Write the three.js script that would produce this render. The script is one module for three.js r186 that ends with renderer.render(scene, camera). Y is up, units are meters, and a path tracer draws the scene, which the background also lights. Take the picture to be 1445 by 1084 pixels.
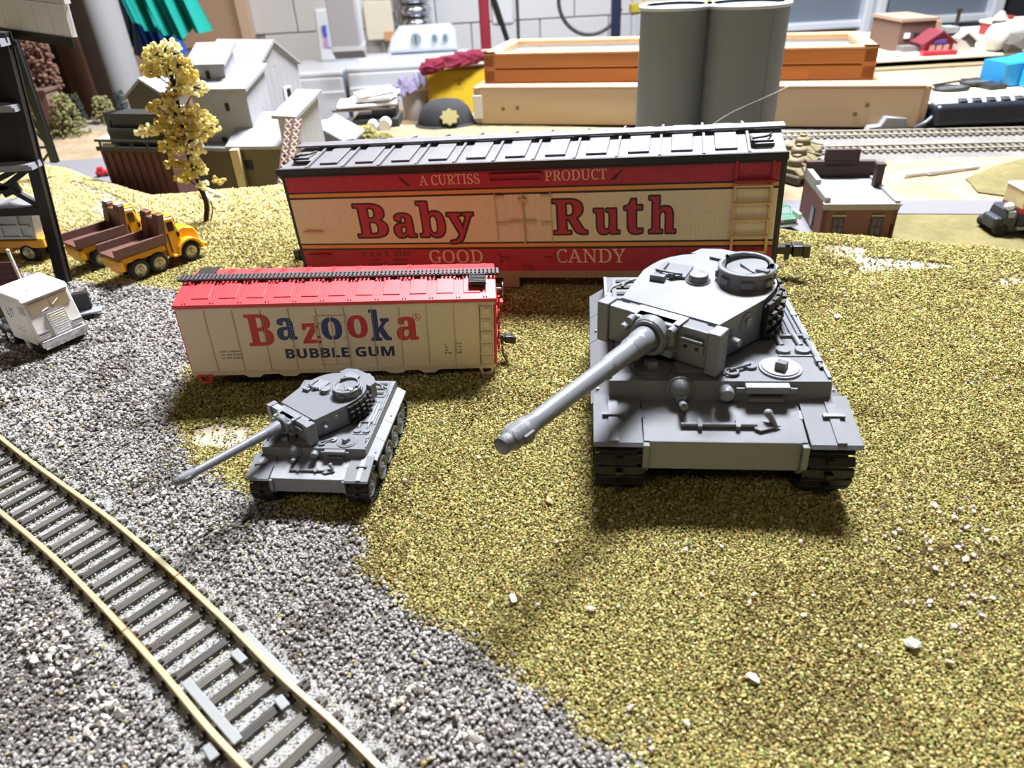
import * as THREE from 'three';
import { mergeGeometries } from 'three/addons/utils/BufferGeometryUtils.js';
import { RoundedBoxGeometry } from 'three/addons/geometries/RoundedBoxGeometry.js';
import { RectAreaLightUniformsLib } from 'three/addons/lights/RectAreaLightUniformsLib.js';

// ---------------------------------------------------------------- camera, lights, exposure
const W = 1445, HH = 1084, F = 1000, CAMY = 0.143, PITCH = 32 * Math.PI / 180, ROLL = Math.atan(90 / 1600);
const LOW = -0.04;                       // level of the layout board beyond the grassy rise
const scene = new THREE.Scene();
scene.background = new THREE.Color(0x0b0b0c);
const camera = new THREE.PerspectiveCamera(2 * Math.atan(HH / 2 / F) * 180 / Math.PI, W / HH, 0.01, 30);
camera.position.set(0, CAMY, 0);
camera.rotation.set(-PITCH, 0, -ROLL);
camera.focus = 0.262; camera.userData.fStop = 22;
camera.updateMatrixWorld(true);
const renderer = new THREE.WebGLRenderer({ antialias: true });
renderer.toneMapping = THREE.LinearToneMapping;
renderer.toneMappingExposure = 1.08;
renderer.shadowMap.enabled = true;
RectAreaLightUniformsLib.init();
// ceiling panels: [x, z, width, depth, intensity, colour, y]
const PANELS = [
  [0.24, -0.86, 0.38, 0.3, 215, 0xf5f6fb, 1.12, 'bright ceiling light panel directly above the layout'],
  [-0.55, 0.75, 1.2, 0.3, 2.2, 0xffe8d0, 1.12, 'dim warm ceiling light panel in front of the layout'],
  [0.3, -3.3, 1.5, 0.4, 24, 0xf4f6ff, 1.12, 'wide ceiling light panel before the white block wall'],
  [-1.5, -3.0, 0.9, 0.3, 20, 0xffe6cc, 1.12, 'warm ceiling light panel before the beige panelling'],
];
for (const [x, z, w, d, i, c, y] of PANELS) {
  const l = new THREE.RectAreaLight(c, i, w, d); l.position.set(x, y - 0.006, z); l.rotation.x = -Math.PI / 2; l.castShadow = true; scene.add(l);
}

// ---------------------------------------------------------------- helpers
let seed = 7; const rnd = () => { seed = (seed + 0x6d2b79f5) | 0; let t = Math.imul(seed ^ (seed >>> 15), 1 | seed); t = (t + Math.imul(t ^ (t >>> 7), 61 | t)) ^ t; return ((t ^ (t >>> 14)) >>> 0) / 4294967296; };
const rr = (a, b) => a + (b - a) * rnd();
const V3 = (x, y, z) => new THREE.Vector3(x, y, z);
function ray(px, py) { return V3((px - W / 2) / F, -(py - HH / 2) / F, -1).applyQuaternion(camera.quaternion); }
function G(px, py, y = 0) { const d = ray(px, py), t = (y - CAMY) / d.y; return V3(d.x * t, y, d.z * t); }           // where a line of sight meets the level y
function V(px, py, z) { const d = ray(px, py), t = z / d.z; return V3(d.x * t, CAMY + d.y * t, z); }                  // ... and the upright plane at z
const hash = (i, j) => { let h = Math.imul(i, 374761393) + Math.imul(j, 668265263); h = Math.imul(h ^ (h >>> 13), 1274126177); return ((h ^ (h >>> 16)) >>> 0) / 4294967296; };
function noise(x, y) { const i = Math.floor(x), j = Math.floor(y), u = x - i, v = y - j, s = u * u * (3 - 2 * u), t = v * v * (3 - 2 * v); return (hash(i, j) * (1 - s) + hash(i + 1, j) * s) * (1 - t) + (hash(i, j + 1) * (1 - s) + hash(i + 1, j + 1) * s) * t; }
const fbm = (x, y, o = 3) => { let a = 0, k = 0.5, n = 0; for (let i = 0; i < o; i++) { a += k * noise(x, y); n += k; x = x * 2.03 + 17; y = y * 2.03 + 5; k *= 0.5; } return a / n; };
const clamp = (x, a = 0, b = 1) => Math.min(b, Math.max(a, x));
const sstep = (a, b, x) => { const t = clamp((x - a) / (b - a)); return t * t * (3 - 2 * t); };
function inPoly(x, y, p) { let c = false; for (let i = 0, j = p.length - 1; i < p.length; j = i++) if ((p[i][1] > y) !== (p[j][1] > y) && x < (p[j][0] - p[i][0]) * (y - p[i][1]) / (p[j][1] - p[i][1]) + p[i][0]) c = !c; return c; }
const interp = (pts, x) => { if (x <= pts[0][0]) return pts[0][1]; for (let i = 1; i < pts.length; i++) if (x <= pts[i][0]) { const t = (x - pts[i - 1][0]) / (pts[i][0] - pts[i - 1][0]); return pts[i - 1][1] * (1 - t) + pts[i][1] * t; } return pts[pts.length - 1][1]; };

function grainTex(n, fn, rx = 1, ry = 1, srgb = false) {              // fn(u, v) -> grey or [r, g, b] 0..1
  const d = new Uint8Array(n * n * 4);
  for (let y = 0; y < n; y++) for (let x = 0; x < n; x++) { const c = fn(x / n, y / n), k = (y * n + x) * 4; for (let q = 0; q < 3; q++) d[k + q] = 255 * clamp(Array.isArray(c) ? c[q] : c); d[k + 3] = 255; }
  const t = new THREE.DataTexture(d, n, n); t.wrapS = t.wrapT = THREE.RepeatWrapping; t.magFilter = THREE.LinearFilter; t.repeat.set(rx, ry); if (srgb) t.colorSpace = THREE.SRGBColorSpace; t.needsUpdate = true; return t;
}
function canvasTex(w, h, draw) { const c = document.createElement('canvas'); c.width = w; c.height = h; draw(c.getContext('2d'), w, h); const t = new THREE.CanvasTexture(c); t.colorSpace = THREE.SRGBColorSpace; return t; }
function M(color, rough = 0.6, metal = 0, extra = {}) { return new THREE.MeshStandardMaterial({ color, roughness: rough, metalness: metal, ...extra }); }

// geometry: every helper returns a non-indexed geometry with position, normal, uv
const N = (g) => { const q = g.index ? g.toNonIndexed() : g; for (const k of Object.keys(q.attributes)) if (!['position', 'normal', 'uv'].includes(k)) q.deleteAttribute(k); return q; };
const mv = (g, x = 0, y = 0, z = 0, rx = 0, ry = 0, rz = 0) => { if (rx) g.rotateX(rx); if (ry) g.rotateY(ry); if (rz) g.rotateZ(rz); return g.translate(x, y, z); };
const bx = (w, h, d, x = 0, y = 0, z = 0, rx = 0, ry = 0, rz = 0) => mv(N(new THREE.BoxGeometry(w, h, d)), x, y, z, rx, ry, rz);
const rb = (w, h, d, r, x = 0, y = 0, z = 0, rx = 0, ry = 0, rz = 0, s = 2) => mv(N(new RoundedBoxGeometry(w, h, d, s, Math.min(r, w / 2.01, h / 2.01, d / 2.01))), x, y, z, rx, ry, rz);
const cy = (r1, r2, h, x = 0, y = 0, z = 0, rx = 0, ry = 0, rz = 0, s = 20) => mv(N(new THREE.CylinderGeometry(r1, r2, h, s)), x, y, z, rx, ry, rz);
const sp = (r, x = 0, y = 0, z = 0, s = 14) => mv(N(new THREE.SphereGeometry(r, s, Math.round(s * 0.7))), x, y, z);
const lathe = (pts, s = 24) => N(new THREE.LatheGeometry(pts.map(([a, b]) => new THREE.Vector2(a, b)), s));
const torus = (R, r, x = 0, y = 0, z = 0, rx = 0, ry = 0, rz = 0, arc = Math.PI * 2, s = 24) => mv(N(new THREE.TorusGeometry(R, r, 6, s, arc)), x, y, z, rx, ry, rz);
const shapeOf = (pts, holes = []) => { const s = new THREE.Shape(pts.map(([x, y]) => new THREE.Vector2(x, y))); for (const h of holes) s.holes.push(new THREE.Path(h.map(([x, y]) => new THREE.Vector2(x, y)))); return s; };
const ext = (pts, depth, bevel = 0, holes = []) => N(new THREE.ExtrudeGeometry(shapeOf(pts, holes), { depth: depth - 2 * bevel, bevelEnabled: bevel > 0, bevelThickness: bevel, bevelSize: bevel, bevelOffset: -bevel, bevelSegments: 1, curveSegments: 12 })).translate(0, 0, -depth / 2 + bevel);
const extX = (pts, depth, bevel = 0, x = 0) => ext(pts.map(([z, y]) => [-z, y]), depth, bevel).rotateY(Math.PI / 2).translate(x, 0, 0);    // profile given as (z, y), swept along x
const extY = (pts, h, bevel = 0, y = 0) => ext(pts.map(([x, z]) => [x, -z]), h, bevel).rotateX(-Math.PI / 2).translate(0, y + h / 2, 0);   // outline given as (x, z), standing on y
const tube = (pts, r, seg = 24, rad = 8) => N(new THREE.TubeGeometry(new THREE.CatmullRomCurve3(pts.map((p) => p.isVector3 ? p : V3(...p))), seg, r, rad, false));
const bar = (a, b, w, d = w) => { a = a.isVector3 ? a : V3(...a); b = b.isVector3 ? b : V3(...b); const L = a.distanceTo(b), g = N(new THREE.BoxGeometry(w, L, d)); g.applyQuaternion(new THREE.Quaternion().setFromUnitVectors(V3(0, 1, 0), b.clone().sub(a).normalize())); return g.translate((a.x + b.x) / 2, (a.y + b.y) / 2, (a.z + b.z) / 2); };
const rod = (a, b, r, r2 = r, s = 10) => { a = a.isVector3 ? a : V3(...a); b = b.isVector3 ? b : V3(...b); const L = a.distanceTo(b), g = N(new THREE.CylinderGeometry(r2, r, L, s)); g.applyQuaternion(new THREE.Quaternion().setFromUnitVectors(V3(0, 1, 0), b.clone().sub(a).normalize())); return g.translate((a.x + b.x) / 2, (a.y + b.y) / 2, (a.z + b.z) / 2); };
function faces(list) {                                                     // polygons given as point lists, fan-triangulated, flat shaded
  const p = [], uv = [];
  for (const q of list) for (let i = 1; i + 1 < q.length; i++) for (const k of [0, i, i + 1]) { const v = q[k].isVector3 ? q[k].toArray() : q[k]; p.push(...v); uv.push(v[0], v[1] + v[2]); }
  const g = new THREE.BufferGeometry(); g.setAttribute('position', new THREE.Float32BufferAttribute(p, 3)); g.setAttribute('uv', new THREE.Float32BufferAttribute(uv, 2)); g.computeVertexNormals(); return g;
}
function uvScale(g, k = 1, box = true) {                                    // box-projected uv in metres / k
  const p = g.attributes.position, n = g.attributes.normal, uv = g.attributes.uv;
  for (let i = 0; i < p.count; i++) { const a = Math.abs(n.getX(i)), b = Math.abs(n.getY(i)), c = Math.abs(n.getZ(i)); uv.setXY(i, (a > b && a > c ? p.getZ(i) : p.getX(i)) / k, (b >= a && b >= c ? p.getZ(i) : p.getY(i)) / k); }
  return g;
}
function sweep(path, prof, closed = true) {                                 // profile (side, up) swept along level path points
  const pos = [], n = path.length, rings = [];
  for (let i = 0; i < n; i++) { const t = path[Math.min(n - 1, i + 1)].clone().sub(path[Math.max(0, i - 1)]).setY(0).normalize(), s = V3(-t.z, 0, t.x); rings.push(prof.map(([a, b]) => path[i].clone().addScaledVector(s, a).add(V3(0, b, 0)))); }
  const m = prof.length, quads = [];
  for (let i = 0; i + 1 < n; i++) for (let j = 0; j < (closed ? m : m - 1); j++) quads.push([rings[i][j], rings[i + 1][j], rings[i + 1][(j + 1) % m], rings[i][(j + 1) % m]]);
  if (closed) quads.push(rings[0].slice(), rings[n - 1].slice().reverse());
  return faces(quads);
}
function obj(name, geos, mat, parent = scene) {
  geos = Array.isArray(geos) ? geos.flat() : [geos];
  const m = new THREE.Mesh(geos.length > 1 ? mergeGeometries(geos) : geos[0], mat); m.name = parent === scene ? numbered(name) : name; m.castShadow = m.receiveShadow = true; parent.add(m); return m;
}
const used = {};
function numbered(n) { const k = used[n] = (used[n] ?? -1) + 1; return k ? `${n}_${String(k).padStart(3, '0')}` : n; }
const tag = (o, label, category, group) => { Object.assign(o.userData, { label, category }); if (group) o.userData.group = group; return o; };
function thing(name, label, category, p = [0, 0, 0], turn = 0, group) { const o = new THREE.Group(); o.name = numbered(name); scene.add(o); if (p.isVector3) o.position.copy(p); else o.position.set(...p); o.rotation.y = turn; return tag(o, label, category, group); }
function dup(o, label) { const c = o.clone(); c.name = numbered(o.name.replace(/_\d{3}$/, '')); c.userData = { ...o.userData, label }; scene.add(c); return c; }
const struct = (name, g, m, parent = scene) => { const o = obj(name, g, m, parent); if (parent === scene) o.userData.kind = 'structure'; return o; };
const part = (name, parent, label) => { const g = new THREE.Group(); g.name = name; if (label) g.userData.label = label; parent.add(g); return g; };
// stands a thing so that two of its own points (u along its x) come over two ground points
function poseOn(o, A, B, u1, u2) { const d = B.clone().sub(A), s = d.length() / (u2 - u1), dir = d.clone().normalize(); o.position.copy(A).addScaledVector(dir, -u1 * s); o.rotation.y = Math.atan2(-dir.z, dir.x); o.scale.setScalar(s); return s; }

// ---------------------------------------------------------------- materials
const fine = grainTex(128, (u, v) => 0.5 + 0.5 * (hash(u * 128 | 0, v * 128 | 0) - 0.5));
const layers = grainTex(64, (u, v) => 0.5 + 0.35 * Math.sin(v * 64 * Math.PI * 0.5) + 0.2 * (hash(u * 64 | 0, v * 64 | 0) - 0.5), 1, 40);
const woodFn = (u, v) => 0.5 + 0.5 * (fbm(u * 3, v * 40, 3) - 0.5) + 0.25 * Math.sin((v * 14 + 1.5 * fbm(u * 2, v * 3)) * 6.283) * 0.3;
const mix = (a, b, t) => a.map((x, i) => x + (b[i] - x) * t);
const mapOf = (a, b, fn, n = 128, rx = 1, ry = 1) => grainTex(n, (u, v) => mix(a, b, clamp(fn(u, v))), rx, ry, true);
const tankGrey = M(0x74777d, 0.35, 0, { bumpMap: layers, bumpScale: 0.00002 });
const trackBlack = M(0x101012, 0.55), dark = M(0x17171a, 0.6), blackPlastic = M(0x101013, 0.4), rubber = M(0x161618, 0.75), steel = M(0x9a9a9c, 0.35, 0.9), chrome = M(0xd6d8dc, 0.18, 1);
const white = M(0xe8e8e6, 0.45), greyMid = M(0x8a8b90, 0.7);

// ---------------------------------------------------------------- the room
const floorY = -1.25, ceilY = 1.16;
const woodTex = mapOf([0.62, 0.45, 0.29], [0.78, 0.6, 0.42], woodFn, 128, 1, 1);
struct('floor', bx(7.4, 0.1, 7.6, 0, floorY - 0.05, -1.7), M(0x77736d, 0.8));
struct('ceiling', bx(7.4, 0.1, 7.6, 0, ceilY + 0.05, -1.7), M(0x86827b, 0.9));
struct('wall_left', bx(0.1, ceilY - floorY, 7.6, -3.65, (ceilY + floorY) / 2, -1.7), M(0xa09282, 0.9));
struct('wall_right', bx(0.1, ceilY - floorY, 7.6, 3.65, (ceilY + floorY) / 2, -1.7), M(0xc9c6c0, 0.9));
struct('wall_front', bx(7.4, ceilY - floorY, 0.1, 0, (ceilY + floorY) / 2, 2.05), M(0x565249, 0.9));
const wallZ = -4.6;
{ // the far wall: painted blocks in courses, each block proud of recessed joints
  const wl = struct('wall_back', bx(7.4, ceilY - floorY, 0.1, 0, (ceilY + floorY) / 2, wallZ - 0.062), M(0xbdb9b2, 0.9));
  const bm = [M(0xe6e7e6, 0.75), M(0xe0e1e1, 0.75), M(0xdadcdc, 0.75)], bgm = rb(0.394, 0.194, 0.02, 0.005, 0, 0, 0, 0, 0, 0, 1);
  for (let r = 0; r < 9; r++) for (let c = 0; c < 10; c++) { const m = new THREE.Mesh(bgm, bm[Math.floor(rnd() * 3)]); m.name = 'wall_block'; m.position.set(-1.32 + c * 0.4 + (r % 2) * 0.2, -0.95 + r * 0.2, wallZ); m.castShadow = m.receiveShadow = true; wl.add(m); }
  const pm = M(0xcdb39a, 0.8), pm2 = M(0xc3a78d, 0.8), tm = M(0xd9c0a8, 0.7);            // panelling at the left with upright battens
  const px = [-3.5, -2.9, -2.55, -2.2, -1.85, -1.4];
  for (let i = 0; i + 1 < px.length; i++) obj('wall_panel', [rb(px[i + 1] - px[i] - 0.01, 1.0, 0.03, 0.004, (px[i] + px[i + 1]) / 2, 0.2, wallZ), rb(px[i + 1] - px[i] - 0.01, 1.0, 0.03, 0.004, (px[i] + px[i + 1]) / 2, -0.82, wallZ)], i % 2 ? pm : pm2, wl);
  for (const x of px.slice(1)) obj('wall_batten', rb(0.07, 2.1, 0.05, 0.006, x, -0.1, wallZ + 0.035), tm, wl);
}
for (const [x, z, w, d, , c, y, label] of PANELS) {
  const t = thing('ceiling_light', label, 'light', [x, y, z], 0, 'ceiling light panels');
  obj('housing', rb(w + 0.04, 0.04, d + 0.04, 0.006, 0, 0.022, 0), white, t);
  obj('diffuser', bx(w, 0.004, d, 0, 0.0, 0), new THREE.MeshStandardMaterial({ color: 0xffffff, emissive: c, emissiveIntensity: 1.2, roughness: 0.5 }), t);
}

// ---------------------------------------------------------------- the layout: board, ground, gravel, turf
const poly = (list, y = 0) => list.map(([a, b]) => { const p = G(a, b, y); return [p.x, p.z]; });
const crest = [[-160, 222], [40, 232], [70, 238], [110, 251], [160, 268], [205, 281], [260, 277], [330, 271], [400, 263], [470, 262], [700, 285], [900, 305], [1100, 327], [1200, 336], [1300, 344], [1445, 357], [1700, 372]].map(([a, b]) => { const p = G(a, b, 0); return [p.x, p.z]; }).sort((a, b) => a[0] - b[0]);
const crestZ = (x) => interp(crest, x) + 0.012 * (fbm(x * 30, 3) - 0.5);
function groundY(x, z) { const d = crestZ(x) - z; return LOW * sstep(0.0, 0.075, d) + 0.0007 * (fbm(x * 45, z * 45, 2) - 0.5) * (1 - sstep(-0.05, 0, d) * 0.3); }
// where the grey ballast lies (the rest of the rise is turf)
const gravelPoly = poly([[-420, 398], [-60, 388], [60, 388], [120, 398], [185, 402], [250, 410], [268, 470], [262, 540], [240, 575], [250, 610], [278, 655], [330, 690], [420, 722], [500, 738], [518, 770], [505, 800], [560, 838], [640, 896], [700, 935], [790, 990], [850, 1040], [930, 1110], [1010, 1250], [400, 1700], [-900, 1500], [-900, 600]]);
const edge = (x, z) => { const k = 0.006 * (fbm(x * 160, z * 160, 3) - 0.5), q = 0.006 * (fbm(x * 160 + 40, z * 160 + 9, 3) - 0.5); return inPoly(x + k, z + q, gravelPoly); };
const barePatches = [poly([[262, 612], [300, 596], [352, 600], [352, 626], [322, 634], [282, 630]]), poly([[1160, 343], [1218, 348], [1222, 362], [1300, 368], [1345, 372], [1345, 378], [1280, 380], [1215, 383], [1205, 366], [1165, 356]]), poly([[1395, 398], [1445, 380], [1460, 396], [1410, 404]]), poly([[128, 296], [140, 280], [150, 292], [165, 303], [140, 305]]), poly([[100, 253], [150, 270], [172, 282], [150, 281], [96, 259]]), poly([[168, 276], [186, 290], [174, 296], [162, 284]])];
const bare = (x, z) => barePatches.some((p) => inPoly(x + 0.004 * (fbm(x * 300, z * 300) - 0.5), z + 0.004 * (fbm(x * 300 + 9, z * 300) - 0.5), p));
const trackPts = [[-330, 445], [-160, 535], [0, 669], [130, 772], [269, 907], [350, 995], [440, 1082], [560, 1215]].map(([a, b]) => G(a, b, 0.002));   // middle line of the near track
const trackCurve = new THREE.CatmullRomCurve3(trackPts.map((p) => V3(p.x, 0, p.z))), trackLen = trackCurve.getLength(), trackLine = trackCurve.getSpacedPoints(240);
const offTrack = (x, z) => { let b = 1; for (const p of trackLine) { const d = Math.hypot(p.x - x, p.z - z); if (d < b) b = d; } return b; };
{
  // board with its ground: one grid, finer close to the camera
  const xs = [], zs = [];
  for (let x = -1.1; x < 1.1001; x += x > -0.3 && x < 0.02 ? 0.004 : 0.016) xs.push(x);
  for (let z = 0.12; z > -0.8; z -= z > -0.35 ? 0.004 : 0.007) zs.push(z); zs.push(-0.86, -0.87, -0.95, -1.05, -1.2, -1.35);
  const p = [], id = [], col = [], uv = [], c1 = new THREE.Color();
  for (const z of zs) for (const x of xs) {
    p.push(x, groundY(x, z) - 0.0006, z); uv.push(x * 8, z * 8);
    const d = crestZ(x) - z;
    if (d > 0.06) c1.setHex(0x877e70); else if (edge(x, z)) c1.setHex(x < 0.02 && z > -0.42 && offTrack(x, z) < 0.0145 ? 0x9a9a98 : 0x5e5a56); else if (bare(x, z)) c1.setHex(0xa59d8c); else c1.setHex(0x6e623c);
    col.push(c1.r, c1.g, c1.b);
  }
  const nx = xs.length; for (let j = 0; j + 1 < zs.length; j++) for (let i = 0; i + 1 < nx; i++) { const a = j * nx + i; if (zs[j + 1] < -0.872 && xs[i] > -0.34 && xs[i + 1] < -0.045) continue; if (zs[j + 1] < -1.06 && xs[i + 1] < 0.44) continue; if (zs[j + 1] < -1.0 && xs[i] > -0.06 && xs[i + 1] < 0.44) continue; id.push(a, a + 1, a + nx, a + 1, a + nx + 1, a + nx); }
  const g = new THREE.BufferGeometry(); g.setAttribute('position', new THREE.Float32BufferAttribute(p, 3)); g.setAttribute('uv', new THREE.Float32BufferAttribute(uv, 2)); g.setAttribute('color', new THREE.Float32BufferAttribute(col, 3)); g.setIndex(id); g.computeVertexNormals();
  const ground = new THREE.Mesh(g, M(0xffffff, 0.95, 0, { vertexColors: true, bumpMap: fine, bumpScale: 0.0006 })); ground.name = 'ground'; ground.userData.kind = 'structure'; ground.receiveShadow = ground.castShadow = true; scene.add(ground);
  const tb = struct('trim_1', [bx(2.24, 0.1, 1.01, 0, LOW - 0.056, -0.365), bx(0.76, 0.1, 0.18, -0.72, LOW - 0.056, -0.96), bx(0.66, 0.1, 0.48, 0.77, LOW - 0.056, -1.11), bx(0.48, 0.1, 0.08, 0.2, LOW - 0.056, -0.91)], M(0xb08a5c, 0.7));
  obj('support', [-1, 1].flatMap((s) => [0.05, -1.15].map((z) => bx(0.09, 1.15, 0.09, s * 0.95, floorY + 0.575, z))), M(0xb08a5c, 0.7), tb);
}
function blob(r, j, kind = 0) { const g = kind ? new THREE.OctahedronGeometry(1, 0) : new THREE.IcosahedronGeometry(1, 0), p = g.attributes.position, m = {}; for (let i = 0; i < p.count; i++) { const k = [p.getX(i), p.getY(i), p.getZ(i)].map((v) => v.toFixed(2)).join(); const s = m[k] ??= r * rr(1 - j, 1 + j); p.setXYZ(i, p.getX(i) * s, p.getY(i) * s, p.getZ(i) * s); } g.computeVertexNormals(); return g; }
function scatter(name, geo, mat, items, label, category) {
  const im = new THREE.InstancedMesh(geo, mat, items.length), m = new THREE.Matrix4(), q = new THREE.Quaternion(), e = new THREE.Euler(), s = V3(1, 1, 1), c = new THREE.Color();
  items.forEach((t, i) => { e.set(rr(0, 6.28), rr(0, 6.28), rr(0, 6.28)); s.set(t.s * rr(0.8, 1.25), t.s * rr(0.6, 1), t.s * rr(0.8, 1.25)); im.setMatrixAt(i, m.compose(V3(t.x, t.y, t.z), q.setFromEuler(e), s)); im.setColorAt(i, c.setHex(t.c)); });
  im.name = numbered(name); im.userData.kind = 'stuff'; tag(im, label, category); im.castShadow = im.receiveShadow = true; scene.add(im); return im;
}
const pick = (a) => a[Math.floor(rnd() * a.length)];
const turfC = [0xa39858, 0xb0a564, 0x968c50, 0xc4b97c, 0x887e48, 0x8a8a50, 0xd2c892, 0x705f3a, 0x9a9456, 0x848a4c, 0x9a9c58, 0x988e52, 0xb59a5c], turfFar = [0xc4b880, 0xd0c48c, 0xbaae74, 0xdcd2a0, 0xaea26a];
const gravC = [0x9b9997, 0xa6a3a1, 0x8b8986, 0x7e7b78, 0xb0adaa, 0x95918d, 0x9d958c, 0x6c6965, 0xb8b5b1];
{
  const grass = [], stones = [], flakes = [], fill = [];
  const zones = [[-0.045, -0.15, 0.00062], [-0.15, -0.21, 0.00068], [-0.21, -0.28, 0.0008], [-0.28, -0.36, 0.0009], [-0.36, -0.46, 0.00105], [-0.46, -0.78, 0.00135]];
  for (const [z0, z1, st] of zones) for (let z = z0; z > z1; z -= st) { const hw = 0.1 - z * 0.92; for (let x = -hw; x < hw; x += st) {
    const X = x + rr(-0.5, 0.5) * st, Z = z + rr(-0.5, 0.5) * st, d = crestZ(X) - Z; if (d > 0.07) continue;
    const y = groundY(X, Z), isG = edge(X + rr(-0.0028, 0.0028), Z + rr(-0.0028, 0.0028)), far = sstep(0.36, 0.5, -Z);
    if (isG) {
      const t = Z > -0.42 && X < 0.02 ? offTrack(X, Z) : 1;
      if (t < 0.0135) { if (rnd() < (t < 0.008 ? 0.45 : 0.7)) fill.push({ x: X, y: y + rr(0, 0.0003), z: Z, s: st * rr(0.3, 0.5), c: pick([0xb9b9b8, 0xa9a8a6, 0xa9a36a, 0xc4c4c4, 0x9a9998, 0xb1b2b3]) }); continue; }
      if (t < 0.017 && rnd() < 0.2) continue;
      const dk = fbm(X * 60, Z * 60, 2), s = st * rr(0.6, 1.05); if (rnd() < 0.5) continue;
      stones.push({ x: X, y: y + rr(-0.1, 0.35) * st, z: Z, s, c: dk < 0.36 && rnd() < 0.5 ? 0x68625c : pick(gravC) });
      if (rnd() < 0.012 && t < 0.05) stones.push({ x: X, y: y + st * 0.3, z: Z, s, c: pick([0x9b8f52, 0xa6a06a]) });
    } else {
      if (bare(X, Z) && rnd() < 0.86) continue;
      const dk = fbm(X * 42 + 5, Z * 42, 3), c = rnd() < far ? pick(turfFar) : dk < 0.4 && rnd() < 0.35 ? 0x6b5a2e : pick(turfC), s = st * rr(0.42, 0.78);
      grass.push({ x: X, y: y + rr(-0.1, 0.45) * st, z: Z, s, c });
      if (Z > -0.3 && rnd() < 0.22) grass.push({ x: X + rr(-0.5, 0.5) * st, y: y + rr(0.4, 0.8) * st, z: Z + rr(-0.5, 0.5) * st, s: s * 0.75, c: pick(turfC) });
    }
  } }
  const leafM = M(0xffffff, 0.95), stoneM = M(0xffffff, 0.85);
  scatter('ballast_gravel', blob(1, 0.28), stoneM, stones, 'loose grey model railway gravel spread beside the near track', 'gravel');
  scatter('turf', blob(1, 0.4), leafM, grass, 'olive and yellow crumbly model turf covering the rise', 'grass');
  scatter('track_filler', blob(1, 0.3), stoneM, fill, 'fine pale grit lying between the ties of the near track', 'grit');
  // pale flakes of old scenery cement: crusts along both sides of the track, specks on the turf
  for (let k = 0; k < 1700; k++) { const t = rnd(), p = trackCurve.getPointAt(t), q = trackCurve.getTangentAt(t), side = rnd() < 0.62 ? 1 : -1, o = side * rr(0.0185, 0.0275) * (1 + 0.25 * (fbm(t * 30, side * 7) - 0.5)); if (fbm(t * 40, side * 3 + 8, 2) < 0.47) continue; flakes.push({ x: p.x - q.z * o, y: rr(0.0008, 0.0018), z: p.z + q.x * o, s: rr(0.0003, 0.00095), c: pick([0xd2cec8, 0xc4bcb0, 0xdcd8d4]) }); }
  for (const [cx, cyy, sx, sy, n] of [[1330, 745, 110, 60, 75], [1400, 850, 60, 50, 22], [1150, 850, 200, 90, 26], [1200, 440, 130, 60, 20], [800, 780, 160, 90, 18], [1400, 520, 60, 60, 20], [630, 690, 60, 60, 8], [930, 1030, 60, 40, 10], [880, 590, 60, 30, 5]]) for (let k = 0; k < n; k++) { const p = G(cx + rr(-sx, sx), cyy + rr(-sy, sy), 0.0006); flakes.push({ x: p.x, y: 0.0011, z: p.z, s: rr(0.0003, 0.00085), c: pick([0xc8b8b2, 0xbca9a2, 0xd0c8c0, 0xb0a39a]) }); }
  scatter('cement_flakes', blob(1, 0.45), M(0xffffff, 0.7), flakes, 'pale flakes of dried cement strewn over turf and along the track', 'flakes');
}
for (const [px, py, s, c, label] of [[775, 708, 0.0011, 0xb08a6e, 'tan pebble lying on the turf between the two tanks'], [834, 860, 0.001, 0xd9c6c2, 'pinkish pebble on the turf below the large tank'], [1181, 447, 0.0014, 0xcfcdd4, 'pale grey chip on the turf right of the large tank'], [1063, 957, 0.0012, 0xe4d6d2, 'small whitish two-lobed chip in the lower right turf'], [1288, 910, 0.0017, 0xc9d0c6, 'flat pale greenish chip lying in the lower right turf'], [724, 845, 0.0011, 0xdfe2da, 'white chip on the turf near the gravel edge']]) {
  const p = G(px, py, 0.001); const b = obj('pebble', blob(s, 0.2).scale(1.4, 0.55, 0.9), M(c, 0.7)); b.position.set(p.x, 0.0013, p.z); b.rotation.y = rr(0, 3); tag(b, label, 'pebble');
}

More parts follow.
